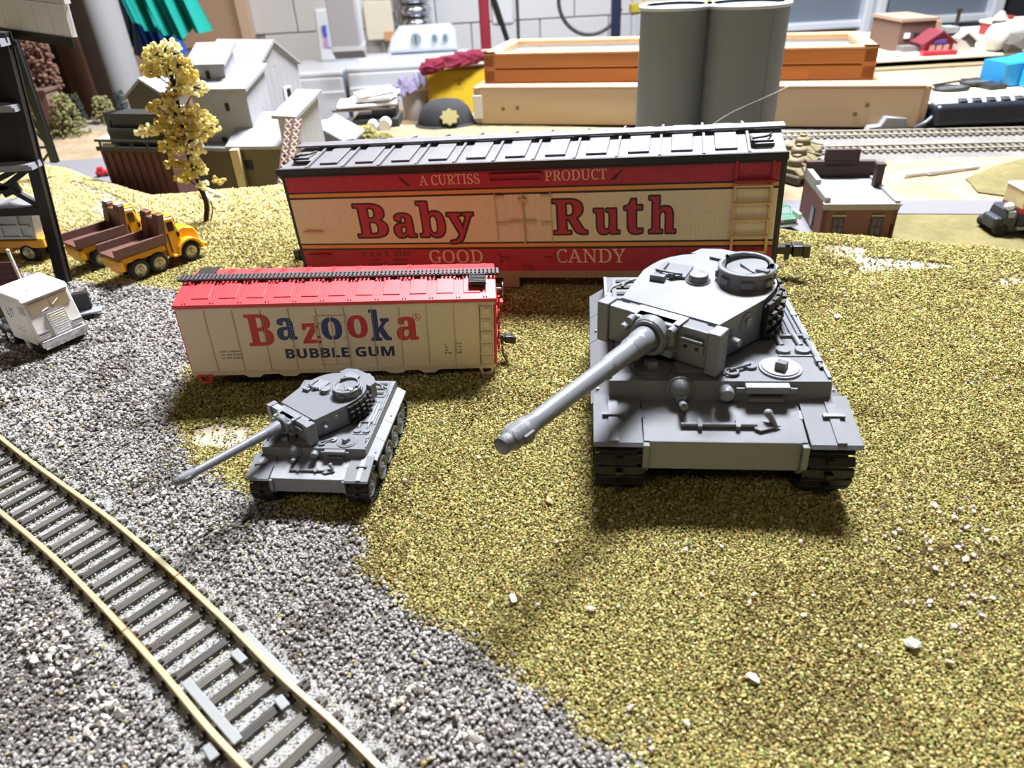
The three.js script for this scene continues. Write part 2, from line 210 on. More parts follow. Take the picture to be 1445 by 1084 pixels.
// ---------------------------------------------------------------- near track: two brass rails on separate ties
{
  const t = thing('railway_track', 'brass-railed model track on dark wooden ties curving through the gravel', 'railway track');
  const brass = M(0xe9dab2, 0.32, 0.55, { bumpMap: fine, bumpScale: 0.00003 }), rust = M(0x6f4e28, 0.5, 0.5);
  const GAUGE = 0.0165 / 2 + 0.0004, base = 0.0009, prof = (s) => [[-0.0009, 0], [0.0009, 0], [0.0009, 0.0003], [0.0003, 0.0005], [0.0003, 0.0014], [0.0007, 0.0016], [0.0007, 0.0022], [0.0005, 0.0024], [-0.0005, 0.0024], [-0.0007, 0.0022], [-0.0007, 0.0016], [-0.0003, 0.0014], [-0.0003, 0.0005], [-0.0009, 0.0003]];
  const pathAt = (off, u0, u1, n = 120) => { const r = []; for (let i = 0; i <= n; i++) { const u = u0 + (u1 - u0) * i / n, p = trackCurve.getPointAt(u), q = trackCurve.getTangentAt(u); r.push(V3(p.x - q.z * off, base, p.z + q.x * off)); } return r; };
  const cut = [0.775, 0.79];                                                  // rail joints
  [-1, 1].forEach((s, i) => { for (const [u0, u1] of [[0.02, cut[i]], [cut[i] + 0.0012, 0.99]]) { const r = obj('rail', sweep(pathAt(s * GAUGE, u0, u1), prof(s)), brass, t);
    const web = []; for (const q of [-1, 1]) web.push(sweep(pathAt(s * GAUGE + q * 0.00038, u0, u1), [[-0.00014, 0.0005], [0.00014, 0.0005], [0.00014, 0.0015], [-0.00014, 0.0015]])); obj('rail_web', web, rust, r); } });
  [[-1, cut[0]], [1, cut[1]]].forEach(([s, u]) => obj('rail_joiner', sweep(pathAt(s * GAUGE, u - 0.022, u + 0.024, 10), [[-0.0011, 0.0002], [0.0011, 0.0002], [0.0011, 0.0013], [-0.0011, 0.0013]]), M(0x9a7436, 0.4, 0.8), t));
  const tieMats = [0x5a5752, 0x4a4845, 0x65625d, 0x524e48].map((c) => M(c, 0.9, 0, { bumpMap: grainTex(64, woodFn, 1, 1), bumpScale: 0.0003 }));
  const tieG = [0, 1, 2].map(() => { const L = 0.0248, g = []; for (let k = 0; k < 4; k++) { const zz = -0.0009 + k * 0.0006; g.push(rb(L * rr(0.93, 1), 0.0016, 0.00062, 0.0001, rr(-0.0006, 0.0006), rr(-0.00012, 0.00012), zz, 0, rr(-0.006, 0.006), 0, 1)); } return uvScale(mergeGeometries(g), 0.03); });
  const chairG = mergeGeometries([-1, 1].flatMap((s) => [-1, 1].map((q) => rb(0.0012, 0.0013, 0.0014, 0.0003, s * GAUGE + q * 0.0014, 0.0011, 0, 0, 0, 0, 1))));
  const chairM = M(0x2b2118, 0.6);
  const n = Math.round(trackLen / 0.0064);
  for (let i = 1; i < n; i++) {
    const u = i / n, p = trackCurve.getPointAt(u), q = trackCurve.getTangentAt(u); if (p.z > -0.045) continue;
    const g = new THREE.Mesh(tieG[i % 3], tieMats[i % 4]); g.name = 'tie'; g.position.set(p.x, 0.0001, p.z); g.rotation.y = Math.atan2(-q.x, -q.z) + rr(-0.02, 0.02); g.castShadow = g.receiveShadow = true; t.add(g);
    const c = new THREE.Mesh(chairG, chairM); c.name = 'rail_chair'; c.castShadow = c.receiveShadow = true; g.add(c);
  }
  // pale plastic slips left at the rail joints
  const slipM = M(0x8d9090, 0.5);
  for (const [a, b, w, label] of [[[262, 962], [337, 1048], 0.0022, 'long pale plastic slip beside the left rail near the frame bottom'], [[346, 893], [420, 968], 0.0016, 'pale plastic slip outside the right rail near its joint'], [[392, 985], [404, 1000], 0.0022, 'short pale plastic tab inside the right rail'], [[330, 920], [345, 935], 0.0022, 'small pale plastic tab inside the right rail above its joint'], [[292, 1052], [304, 1072], 0.0022, 'rounded pale plastic tab outside the left rail near the frame bottom']]) {
    const A = G(...a, 0.0014), B = G(...b, 0.0014), L = A.distanceTo(B); const o = obj('plastic_slip', rb(L, 0.0008, w, 0.0003), slipM); o.position.copy(A.add(B).multiplyScalar(0.5)).setY(0.0016); o.rotation.y = Math.atan2(-(B.z - A.z), B.x - A.x + 0) ; tag(o, label, 'plastic slip');
    const d = G(...b, 0.0014).sub(G(...a, 0.0014)); o.rotation.y = Math.atan2(-d.z, d.x);
  }
}

// ---------------------------------------------------------------- heavy tank model (numbers are metres of the full-size vehicle, squat as the print is)
function makeTank(name, label, s, x, z, yaw, turretYaw) {
  const t = thing(name, label, 'tank model', [x, 0, z], yaw); t.scale.setScalar(s);
  const g = tankGrey, d12 = Math.PI / 2;
  // hull
  const hull = obj('hull', [
    extX([[-2.28, 1.2], [-2.2, 1.54], [1.52, 1.545], [1.6, 1.2]], 3.14, 0.02),
    extX([[-2.25, 0.5], [-2.28, 1.22], [1.58, 1.24], [2.3, 1.06], [2.34, 0.64], [2.0, 0.42], [-1.9, 0.42]], 2.1, 0.02),
    bx(2.2, 0.05, 0.8, 0, 1.145, 1.94, 0.245), bx(3.2, 0.03, 3.72, 0, 1.2, -0.35),
    ...[-1, 1].map((q) => bx(0.1, 0.02, 0.16, q * 1.12, 1.19, 1.85, 0.245)),
  ], g, t);
  obj('nose_plate', [rb(2.06, 0.46, 0.06, 0.015, 0, 0.84, 2.335, -0.06)], g, t);
  for (const q of [-1, 1]) obj('tow_bracket', extX([[2.2, 1.05], [2.43, 1.05], [2.46, 0.7], [2.3, 0.5], [2.14, 0.5]], 0.09, 0.01, q * 1.07), g, t);
  // fenders
  for (const q of [-1, 1]) {
    const f = obj('front_fender', [extX([[1.52, 1.27], [1.52, 1.3], [2.42, 1.1], [2.46, 1.05], [2.42, 1.04]], 0.68, 0.006, q * 1.46)], g, t);
    obj('fender_hinge', [bx(0.13, 0.03, 0.9, q * 1.52, 1.21, 1.97, 0.218), bx(0.3, 0.05, 0.05, q * 1.52, 1.235, 1.93, 0.218)], g, f);
    for (let k = 0; k < 4; k++) { const z0 = 1.5 - k * 0.94, z1 = z0 - 0.925; const sk = obj('side_skirt', [faces([0, 1].flatMap((b) => { const P = [[q * 1.55, 1.3 - b * 0.035, z0], [q * 1.55, 1.3 - b * 0.035, z1], [q * 1.83, 1.12 - b * 0.03, z1], [q * 1.83, 1.12 - b * 0.03, z0]]; return b ? [P.slice().reverse()] : [P]; }).concat([[[q * 1.83, 1.12, z0], [q * 1.83, 1.12, z1], [q * 1.83, 1.05, z1], [q * 1.83, 1.05, z0]], [[q * 1.55, 1.265, z0], [q * 1.83, 1.09, z0], [q * 1.83, 1.12, z0], [q * 1.55, 1.3, z0]]]))], g, t); if (k === 0 || k === 2) obj('bolt', cy(0.03, 0.03, 0.03, q * 1.72, 1.2, z0 - 0.3, 0, 0, 0, 8), g, sk); }
  }
  // running gear
  const path = []; { const top = 0.98, pts = [[1.93, 0.56, 0.44], [-1.9, 0.54, 0.4]];
    for (let a = 90; a >= -50; a -= 20) path.push([1.93 + 0.44 * Math.cos(a * Math.PI / 180), 0.56 + 0.44 * Math.sin(a * Math.PI / 180)]);
    path.push([1.35, 0.035], [0.5, 0.035], [-0.4, 0.035], [-1.2, 0.035]);
    for (let a = -50; a >= -270; a -= 20) if (a < -100 || a > -95) { const k = (a - 180 + 230) ; const an = a * Math.PI / 180; const zz = -1.9 + 0.4 * Math.cos(an), yy = 0.54 + 0.4 * Math.sin(an); if (zz < -1.85 || yy > 0.8) path.push([zz, yy]); }
    path.push([-1.0, 0.93], [0, 0.9], [1.0, 0.94]); }
  const loop = new THREE.CatmullRomCurve3(path.map(([zz, yy]) => V3(0, yy, zz)), true, 'centripetal'), NL = 62, LL = loop.getLength() / NL;
  const linkG = mergeGeometries([rb(0.7, 0.075, LL * 0.84, 0.015, 0, 0, 0, 0, 0, 0, 1), bx(0.7, 0.05, LL * 0.22, 0, 0.045, 0.02), bx(0.1, 0.1, 0.06, 0, -0.07, 0)]);
  const wheelG = lathe([[0.0, 0.1], [0.06, 0.1], [0.085, 0.05], [0.1, 0.06], [0.16, 0.04], [0.2, 0.0], [0.28, 0.0], [0.31, 0.05], [0.345, 0.06], [0.38, 0.05], [0.38, -0.05], [0, -0.05]].map(([a, b]) => [a, b]), 28);
  const hubG = mergeGeometries([...Array(6)].map((_, k) => cy(0.022, 0.022, 0.03, 0.13 * Math.cos(k * 1.047), 0.055, 0.13 * Math.sin(k * 1.047), 0, 0, 0, 6)).concat([...Array(12)].map((_, k) => cy(0.012, 0.012, 0.02, 0.24 * Math.cos(k * 0.5236), 0.008, 0.24 * Math.sin(k * 0.5236), 0, 0, 0, 5))));
  const wheel = (nm, q, xo, y, zz, k) => { const w = new THREE.Mesh(wheelG, g); w.name = nm; w.rotation.z = -q * d12; w.position.set(q * xo, y, zz); w.scale.set(k, 1, k); w.castShadow = w.receiveShadow = true; t.add(w); const h = new THREE.Mesh(hubG, g); h.name = 'hub_bolts'; h.castShadow = true; w.add(h); };
  for (const q of [-1, 1]) {
    const tr = obj('track', sweepLoop(loop, 0.5, 0.05).translate(q * 1.43, 0, 0), trackBlack, t);
    for (let k = 0; k < NL; k++) { const p = loop.getPointAt(k / NL), e = loop.getTangentAt(k / NL); const m = new THREE.Mesh(linkG, trackBlack); m.name = 'track_link'; m.position.set(q * 1.43, p.y, p.z); m.rotation.x = Math.atan2(e.y, -e.z) ; m.rotation.x = -Math.atan2(e.y, e.z) + Math.PI; m.castShadow = m.receiveShadow = true; tr.add(m); }
    for (let k = 0; k < 8; k++) wheel('road_wheel', q, k % 2 ? 1.72 : 1.6, 0.43, 1.32 - k * 0.385, 0.98);
    wheel('drive_sprocket', q, 1.66, 0.57, 1.93, 0.95); wheel('idler_wheel', q, 1.66, 0.55, -1.9, 0.85);
  }
  // front plate fittings
  const mg = obj('ball_mount', [sp(0.19, -0.55, 1.41, 1.52), torus(0.18, 0.035, -0.55, 1.41, 1.555, -0.2)], g, t);
  obj('hull_machine_gun', [cy(0.055, 0.065, 0.34, -0.53, 1.31, 1.8, 1.15), bx(0.14, 0.1, 0.06, -0.55, 1.36, 1.7)], g, mg);
  obj('headlight', [lathe([[0, -0.08], [0.08, -0.08], [0.105, 0.0], [0.105, 0.08], [0.085, 0.1], [0, 0.1]], 18).rotateX(d12 + 0.15).translate(0.08, 1.46, 1.68), rod([0.08, 1.4, 1.55], [0.08, 1.42, 1.66], 0.05), bx(0.2, 0.12, 0.06, 0.08, 1.37, 1.58)], g, t);
  const vz = obj('driver_visor', [rb(0.62, 0.12, 0.13, 0.02, 0.66, 1.475, 1.6, 0.1), rb(0.5, 0.08, 0.1, 0.02, 0.66, 1.31, 1.62, 0.1), bx(0.84, 0.08, 0.06, 0.66, 1.43, 1.57), bx(0.56, 0.18, 0.04, 0.66, 1.4, 1.57)], g, t);
  obj('vision_slit', bx(0.44, 0.05, 0.03, 0.66, 1.375, 1.6), trackBlack, vz);
  obj('horn', [rod([0.62, 1.3, 1.98], [0.72, 1.17, 2.1], 0.06, 0.025), sp(0.065, 0.62, 1.3, 1.97, 10), rod([0.66, 1.25, 2.0], [0.7, 1.1, 1.95], 0.03)], g, t);
  // shovel clamped on the sloping plate
  const sh = obj('shovel', [rod([-0.58, 1.17, 2.08], [0.46, 1.17, 2.08], 0.035), ext([[0.42, -0.06], [0.5, -0.1], [0.78, 0], [0.5, 0.1], [0.42, 0.06]].map(([a, b]) => [a, b]), 0.03, 0.005).rotateX(-d12 + 0.245).translate(0, 1.165, 2.09)], g, t);
  for (const xx of [-0.32, 0.2]) obj('clamp', [bx(0.06, 0.1, 0.14, xx, 1.165, 2.07, 0.245)], g, sh);
  // deck fittings
  const hatch = (xx, zz, nm, turn) => { const h = obj(nm, [cy(0.3, 0.31, 0.035, xx, 1.56, zz, 0, 0, 0, 32), cy(0.26, 0.27, 0.02, xx, 1.585, zz, 0, 0, 0, 32)], g, t); obj('periscope_hood', [extX([[-0.11, 0], [-0.06, 0.12], [0.1, 0.14], [0.12, 0]], 0.15, 0.01).rotateY(turn).translate(xx, 1.58, zz + 0.04)], g, h); };
  hatch(-0.95, 1.15, 'radio_operator_hatch', 0.3); hatch(0.92, 1.18, 'driver_hatch', -0.5);
  obj('deck_vent', [rb(0.44, 0.07, 0.3, 0.02, -0.38, 1.575, 1.2), bx(0.1, 0.1, 0.32, -0.38, 1.575, 1.2)], g, t);
  obj('deck_cap', [cy(0.16, 0.165, 0.03, 0.03, 1.56, 1.22, 0, 0, 0, 24)], g, t);
  obj('deck_latch', [bx(0.2, 0.03, 0.1, 0.2, 1.56, 1.35, 0, 0.3), rod([0.18, 1.6, 1.3], [0.5, 1.6, 1.12], 0.025), cy(0.1, 0.1, 0.04, 0.5, 1.57, 1.12), torus(0.09, 0.018, 0.2, 1.585, 1.32, d12)], g, t);
  // tools and grilles along the deck
  for (const q of [-1, 1]) {
    const gr = obj('deck_grille', [bx(0.5, 0.02, 1.1, q * 1.22, 1.555, -0.35), ...[0, 1].map((k) => bx(0.5, 0.05, 0.05, q * 1.22, 1.565, 0.2 - k * 1.1))], g, t);
    for (let k = 0; k < 5; k++) obj('slat', bx(0.045, 0.06, 1.06, q * 1.22 - 0.2 + k * 0.1, 1.57, -0.35), g, gr);
    for (let k = 0; k < 2; k++) obj('tow_shackle', [cy(0.11, 0.11, 0.06, q * (1.08 + 0.28 * k), 1.57, 0.66, 0, 0, 0, 18), rod([q * (1.08 + 0.28 * k), 1.585, 0.56], [q * (1.06 + 0.28 * k), 1.585, 0.2], 0.04)], g, t);
    obj('tow_cable', [tube([[q * 1.5, 1.57, 1.2], [q * 1.5, 1.58, 0.2], [q * 1.49, 1.58, -0.8], [q * 1.45, 1.58, -1.6], [q * 1.2, 1.58, -1.85]], 0.03, 30), ...[1.0, 0.3, -0.5, -1.3].map((zz) => bx(0.09, 0.08, 0.12, q * 1.5, 1.575, zz))], g, t);
    const eg = obj('engine_grille', [bx(0.95, 0.03, 0.9, q * 0.95, 1.555, -1.65), torus(0.34, 0.03, q * 0.9, 1.6, -1.62, -d12, 0, 0, Math.PI)], g, t);
    for (let k = 0; k < 3; k++) obj('slat', bx(0.8, 0.03, 0.1, q * 0.95, 1.58, -1.38 - k * 0.27), trackBlack, eg);
    obj('deck_strip', [bx(0.05, 0.05, 3.6, q * 1.545, 1.55, -0.35), bx(0.55, 0.02, 0.04, q * 1.25, 1.552, 0.8)], g, t);
  }
  obj('exhaust', [-1, 1].map((q) => cy(0.16, 0.16, 0.7, q * 0.5, 1.25, -2.42)), g, t);
  // turret
  const TZ = -0.374, tu = part('turret', t); tu.position.set(0, 0, TZ); tu.rotation.y = turretYaw;
  const w = 0.82, outline = (k) => { const a = [[-w * k, 1.19 * k], [w * k, 1.19 * k], [1.04 * k, 0.15]]; for (let i = 0; i <= 14; i++) { const an = -i / 14 * Math.PI; a.push([1.04 * k * Math.cos(an), -0.15 + 1.0 * k * Math.sin(an)]); } a.push([-1.04 * k, 0.15]); return a; };
  const roofY = (zz) => 2.27 - 0.05 * sstep(0.2, 1.2, zz);
  { const o = outline(1), lo = o.map(([a, b]) => [a, 1.6, b]), hi = o.map(([a, b]) => [a, roofY(b), b]), n = o.length, fs = []; for (let i = 0; i < n; i++) fs.push([lo[i], lo[(i + 1) % n], hi[(i + 1) % n], hi[i]].map((p) => p).reverse()); const c = [0, 2.27, -0.2]; for (let i = 0; i < n; i++) fs.push([c, hi[i], hi[(i + 1) % n]].reverse()); const q = faces(fs.map((f) => f.slice().reverse())); obj('turret_shell', [q, cy(0.92, 0.95, 0.12, 0, 1.57, 0, 0, 0, 0, 40)], g, tu); }
  const mant = obj('mantlet', [rb(1.9, 0.6, 0.24, 0.03, 0, 1.93, 1.42), rb(0.2, 0.68, 0.3, 0.03, -0.92, 1.93, 1.44), rb(0.2, 0.68, 0.3, 0.03, 0.92, 1.93, 1.44), rb(0.72, 0.56, 0.26, 0.06, 0, 1.99, 1.56), bx(1.5, 0.5, 0.3, 0, 1.9, 1.25), bx(0.8, 0.08, 0.3, 0, 2.23, 1.47), bx(1.3, 0.3, 0.24, 0, 2.04, 1.25)], g, tu);
  obj('gun_collar', [cy(0.29, 0.31, 0.14, 0, 2.03, 1.72, d12, 0, 0, 28), torus(0.24, 0.04, 0, 2.03, 1.79)], g, mant);
  for (const [a, b] of [[-0.34, 2.2], [0.34, 2.2], [-0.34, 1.86], [0.34, 1.86], [-0.44, 2.05]]) obj('bolt', cy(0.06, 0.065, 0.12, a, b, 1.72, d12, 0, 0, 12), g, mant);
  obj('sight_port', [rb(0.36, 0.16, 0.06, 0.02, 0.6, 1.95, 1.55), bx(0.34, 0.03, 0.12, 0.6, 2.08, 1.56)], g, mant);
  obj('sight_hole', [0.5, 0.68].map((a) => cy(0.03, 0.03, 0.02, a, 1.95, 1.582, d12, 0, 0, 12)), trackBlack, mant);
  obj('gun_barrel', lathe([[0, 1.7], [0.2, 1.7], [0.19, 2.05], [0.175, 2.08], [0.172, 2.28], [0.15, 2.29], [0.147, 2.86], [0.13, 2.87], [0.118, 4.5], [0.15, 4.68], [0.15, 4.74]], 28).rotateX(d12).rotateX(-0.012).translate(0, 2.02, 0), g, tu);
  obj('muzzle_cap', [lathe([[0.15, 4.74], [0.145, 4.95], [0.112, 4.96], [0.112, 5.12], [0, 5.12]], 28).rotateX(d12).rotateX(-0.012).translate(0, 2.02, 0), ...[-1, 1].map((q) => bx(0.06, 0.12, 0.16, q * 0.14, 2.02 + 0.057, 4.78))], g, tu);
  // roof: commander's cupola with its ring of vision blocks and half-open lid, fan dome, loader's hatch, periscope
  const cx = 0.52, cz = -0.32, cup = obj('cupola', [lathe([[0.46, 2.2], [0.46, 2.26], [0.42, 2.28], [0.42, 2.47], [0.44, 2.48], [0.44, 2.54], [0.36, 2.55], [0.36, 2.42], [0, 2.42]], 40).translate(cx, 0, cz)], g, tu);
  for (let k = 0; k < 7; k++) { const a = k / 7 * 6.283 + 0.2; obj('vision_block', [rb(0.2, 0.12, 0.06, 0.02, 0, 0, 0, 0, 0, 0, 1).rotateY(-a + d12).translate(cx + 0.43 * Math.cos(a), 2.37, cz + 0.43 * Math.sin(a))], g, cup); }
  obj('cupola_lid', [cy(0.31, 0.31, 0.05, cx, 2.5, cz - 0.02, 0.06, 0, 0.1, 32), torus(0.37, 0.04, cx, 2.58, cz, -d12, 0.25, 0, 2.7), rb(0.2, 0.06, 0.12, 0.02, cx + 0.3, 2.55, cz + 0.1), rod([cx - 0.1, 2.54, cz], [cx + 0.2, 2.53, cz + 0.2], 0.02)], g, cup);
  obj('fan_dome', [lathe([[0.2, 2.26], [0.2, 2.28], [0.16, 2.29], [0.155, 2.37], [0.13, 2.39], [0, 2.39]], 28).translate(-0.1, 0, 0.05)], g, tu);
  const lh = obj('loader_hatch', [bx(0.52, 0.035, 0.5, -0.6, 2.29, -0.06, 0, 0.2)], g, tu); obj('hatch_bar', [tube([[-0.82, 2.33, 0.14], [-0.5, 2.36, 0.2], [-0.36, 2.33, 0.1]], 0.022), rod([-0.78, 2.33, -0.2], [-0.7, 2.34, 0.2], 0.02), bx(0.08, 0.08, 0.1, -0.5, 2.32, 0.19)], g, lh);
  obj('periscope', [rb(0.25, 0.1, 0.12, 0.02, -0.66, 2.3, 0.36, 0, 0.2)], g, tu);
  obj('escape_hatch', [bx(0.5, 0.04, 0.26, -0.1, 2.31, -0.98, 0.1), bx(0.4, 0.06, 0.1, -0.1, 2.29, -0.98)], g, tu);
  // side ports, spare links, stowage bin
  const sideN = Math.atan2(1.04, 0.22), onSide = (k, y) => [0.82 + 0.22 * k, y, 1.19 - 1.04 * k];
  for (const [k, y, r, l] of [[0.24, 1.9, 0.12, 0.2], [0.62, 2.03, 0.15, 0.06]]) { const p = onSide(k, y), nx = Math.cos(0.21), nz = Math.sin(0.21); obj('pistol_port', [cy(r, r * 1.25, 0.05, 0, 0, 0, 0, 0, -d12).rotateY(-0.21).translate(...p), cy(r * 0.45, r * 0.55, l, 0, 0, 0, 0, 0, -d12).rotateY(-0.21).translate(p[0] + nx * l / 2, p[1], p[2] + nz * l / 2)], g, tu); }
  const rack = obj('spare_link_rack', bx(0.04, 0.5, 0.8, 1.06, 1.92, -0.22, 0, 0.1), trackBlack, tu);
  for (let k = 0; k < 5; k++) { const zz = 0.1 - k * 0.205, an = zz > -0.15 ? -0.1 : Math.asin(Math.min(0.9, (-0.15 - zz) / 1.0)), xx = zz > -0.15 ? 1.04 + 0.21 * Math.max(0, -0.15) + 0.02 : 1.04 * Math.cos(an), put = (g) => g.rotateY(an * 1.0).translate(xx + 0.06 * Math.cos(an), 0, zz - 0.06 * Math.sin(an)); obj('spare_track_link', [put(rb(0.09, 0.54, 0.17, 0.015, 0, 1.9, 0, 0, 0, 0, 1)), put(bx(0.05, 0.06, 0.15, 0.01, 2.19, 0)), ...[2.06, 1.9, 1.74].map((y) => put(bx(0.09, 0.05, 0.12, 0.07, y, 0)))], trackBlack, rack); }
  const bin = obj('stowage_bin', [extY([[-0.75, -1.0], [0.75, -1.0], [0.7, -1.25], [0.4, -1.42], [-0.4, -1.42], [-0.7, -1.25]], 0.5, 0.02, 1.72)], g, tu); obj('bin_lid', [extY([[-0.76, -0.98], [0.76, -0.98], [0.71, -1.26], [0.4, -1.44], [-0.4, -1.44], [-0.71, -1.26]], 0.05, 0.01, 2.2)], g, bin);
  return t;
}
function sweepLoop(loop, wdt, th) { const n = 64, q = [], P = []; for (let i = 0; i < n; i++) { const p = loop.getPointAt(i / n), e = loop.getTangentAt(i / n); P.push([p, V3(0, e.z, -e.y)]); } for (let i = 0; i < n; i++) { const [a, na] = P[i], [b, nb] = P[(i + 1) % n]; const v = (p, nn, k, x) => [x, p.y + nn.y * k, p.z + nn.z * k]; for (const k of [th / 2, -th / 2]) { const f = [v(a, na, k, -wdt / 2), v(b, nb, k, -wdt / 2), v(b, nb, k, wdt / 2), v(a, na, k, wdt / 2)]; q.push(k > 0 ? f : f.reverse()); } for (const x of [-1, 1]) q.push([v(a, na, th / 2, x * wdt / 2), v(b, nb, th / 2, x * wdt / 2), v(b, nb, -th / 2, x * wdt / 2), v(a, na, -th / 2, x * wdt / 2)]); } return faces(q); }
makeTank('tank_model', 'large grey heavy tank model on the turf, gun pointing to lower left', 0.0203, 0.064, -0.2045, -0.1158, -0.601);
makeTank('tank_model', 'small grey tank model at the gravel edge before the bubble gum car', 0.0104, -0.059, -0.1887, -0.13, -0.597);

// ---------------------------------------------------------------- the two freight cars
function fitText(c, txt, x0, x1, y0, y1, font, fill, stroke, lw) {             // lettering stretched to the box it fills on the side of the car
  c.save(); c.font = `${font.replace('@', '200px')}`; const m = c.measureText(txt), w = m.actualBoundingBoxRight + m.actualBoundingBoxLeft, h = m.actualBoundingBoxAscent + m.actualBoundingBoxDescent;
  c.translate(x0, y0); c.scale((x1 - x0) / w, (y1 - y0) / h); c.translate(m.actualBoundingBoxLeft, m.actualBoundingBoxAscent);
  if (stroke) { c.lineJoin = 'round'; c.lineWidth = lw / ((y1 - y0) / h); c.strokeStyle = stroke; c.strokeText(txt, 0, 0); } c.fillStyle = fill; c.fillText(txt, 0, 0); c.restore();
}
function speckle(c, w, h, n, cols, s) { for (let i = 0; i < n; i++) { c.fillStyle = pick(cols); c.globalAlpha = rr(0.08, 0.35); c.fillRect(rnd() * w, rnd() * h, rr(1, s), rr(1, s)); } c.globalAlpha = 1; }
function setUV(g, x0, x1, y0, y1) { const p = g.attributes.position, uv = g.attributes.uv; for (let i = 0; i < p.count; i++) uv.setXY(i, (p.getX(i) - x0) / (x1 - x0), (p.getY(i) - y0) / (y1 - y0)); return g; }
const coupler = (s, m, t, nm = 'coupler') => obj(nm, [bx(0.012, 0.0035, 0.004, s * 0.006, 0, 0), rb(0.0055, 0.0055, 0.0065, 0.001, s * 0.0135, 0, 0.0005), bx(0.003, 0.0055, 0.0025, s * 0.0172, 0, 0.003), bx(0.002, 0.0075, 0.003, s * 0.009, -0.001, 0)], m, t);
function trucks(t, xs, y, zc, w, r, m, drop) { xs.forEach((x) => { const q = obj('wheel_truck', [rb(r * 5.2, r * 0.8, 0.002, 0.0008, x, y(x) + r * 0.9, zc + w / 2), rb(r * 5.2, r * 0.8, 0.002, 0.0008, x, y(x) + r * 0.9, zc - w / 2), bx(r * 1.4, r * 0.7, w, x, y(x) + r, zc), ...[-1, 1].map((k) => rb(r * 1.1, r * 1.1, 0.003, 0.0006, x + k * r * 1.7, y(x) + r * 0.9, zc + w / 2))], m, t); for (const k of [-1, 1]) obj('wheel_set', [cy(r * 0.25, r * 0.25, w * 0.8, x + k * r * 1.7, y(x) + r, zc, Math.PI / 2), ...[-1, 1].map((s) => cy(r, r * 1.08, 0.0022, x + k * r * 1.7, y(x) + r, zc + s * w * 0.34, Math.PI / 2))], M(0x2a2422, 0.5, 0.5), q); }); }
{ // large refrigerator car
  const L = 0.2246, H = 0.0499, WD = 0.056, Y0 = 0.009, RO = 0.041, t = thing('boxcar', 'big red and cream wooden candy refrigerator car with grey ribbed roof', 'boxcar', [0.0078, Y0, -0.3148], 0);
  t.rotation.set(0, -0.2364, RO, 'YXZ');
  const CW = 2048, CH = 456, ux = (px) => { const s = (px - 410) / 690, r = 1.135; return CW * s * r / (1 - s + s * r); }, vy = (f) => CH * f;
  const R0 = '#b02a40', CR = '#e2d3b6', OR = '#e29a54', BK = '#1b1413';
  const map = canvasTex(CW, CH, (c) => {
    c.fillStyle = R0; c.fillRect(0, 0, CW, CH); c.fillStyle = CR; c.fillRect(0, vy(0.24), CW, vy(0.46));
    for (const y of [0.19, 0.705]) { c.fillStyle = BK; c.fillRect(0, vy(y) - 3, CW, vy(0.055) + 6); c.fillStyle = OR; c.fillRect(0, vy(y) + 4, CW, vy(0.055) - 9); }
    speckle(c, CW, CH, 2200, ['#6b4a3a', '#c9a', '#e8d8b8', '#4a2a22'], 5);
    const S = '700 @ serif', s4 = '400 @ serif', gold = '#e2c3a2';
    for (const [ch, a, b, v0, v1] of [['B', 498, 545, 0.305, 0.645], ['a', 552, 586, 0.4, 0.65], ['b', 589, 629, 0.29, 0.65], ['y', 631, 671, 0.405, 0.715], ['R', 783, 834, 0.3, 0.635], ['u', 841, 880, 0.395, 0.64], ['t', 884, 913, 0.31, 0.64], ['h', 919, 960, 0.29, 0.635]]) fitText(c, ch, ux(a) + 5, ux(b) - 5, vy(v0) + 4, vy(v1) - 4, S, '#b52c44', BK, 15);
    fitText(c, 'A CURTISS', ux(600), ux(685), vy(0.055), vy(0.145), s4, gold); fitText(c, 'PRODUCT', ux(776), ux(862), vy(0.05), vy(0.14), s4, gold);
    fitText(c, 'GOOD', ux(598), ux(677), vy(0.775), vy(0.905), s4, gold); fitText(c, 'CANDY', ux(786), ux(887), vy(0.775), vy(0.91), s4, gold);
    fitText(c, 'N A D X  5342', ux(497), ux(570), vy(0.785), vy(0.835), S, '#3c1014');
    for (let k = 0; k < 3; k++) { fitText(c, ['CAPY', 'LD LMT', 'LT WT'][k], ux(506), ux(506 + [17, 26, 24][k]), vy(0.862 + k * 0.043), vy(0.888 + k * 0.043), S, '#3c1014'); fitText(c, ['100000', '105800', '66200'][k], ux(543), ux(566), vy(0.862 + k * 0.043), vy(0.888 + k * 0.043), S, '#3c1014'); }
    fitText(c, 'RAW 10 0 M 0 11', ux(960), ux(1028), vy(0.79), vy(0.83), S, '#3c1014'); fitText(c, 'EW', ux(960), ux(975), vy(0.86), vy(0.9), S, '#3c1014');
    c.fillStyle = '#2a1216'; for (const [x, s] of [[571, 1], [884, -1]]) for (let k = 0; k < 4; k++) { c.beginPath(); const X = ux(x), d = s * 52; c.moveTo(X + k * d * 0.14, vy(0.055) + k * 7); c.quadraticCurveTo(X + d * 0.5, vy(0.09) + k * 4, X + d, vy(0.15)); c.quadraticCurveTo(X + d * 0.45, vy(0.115) + k * 5, X + k * d * 0.14, vy(0.055) + k * 7 + 5); c.fill(); }
  });
  const boards = grainTex(256, (u, v) => { const k = (u * 128) % 1; return (k < 0.18 ? 0.1 : 0.85) + 0.1 * (hash(u * 128 | 0, 3) - 0.5); });
  boards.repeat.set(1, 1);
  const red = M(0xa3253a, 0.55), cream = M(0xd3c3a4, 0.6), peach = M(0xd6b080, 0.55), seam = M(0xc9b592, 0.6), blk = M(0x1c1a1a, 0.5), roofM = M(0x77757a, 0.45, 0, { bumpMap: fine, bumpScale: 0.0001 });
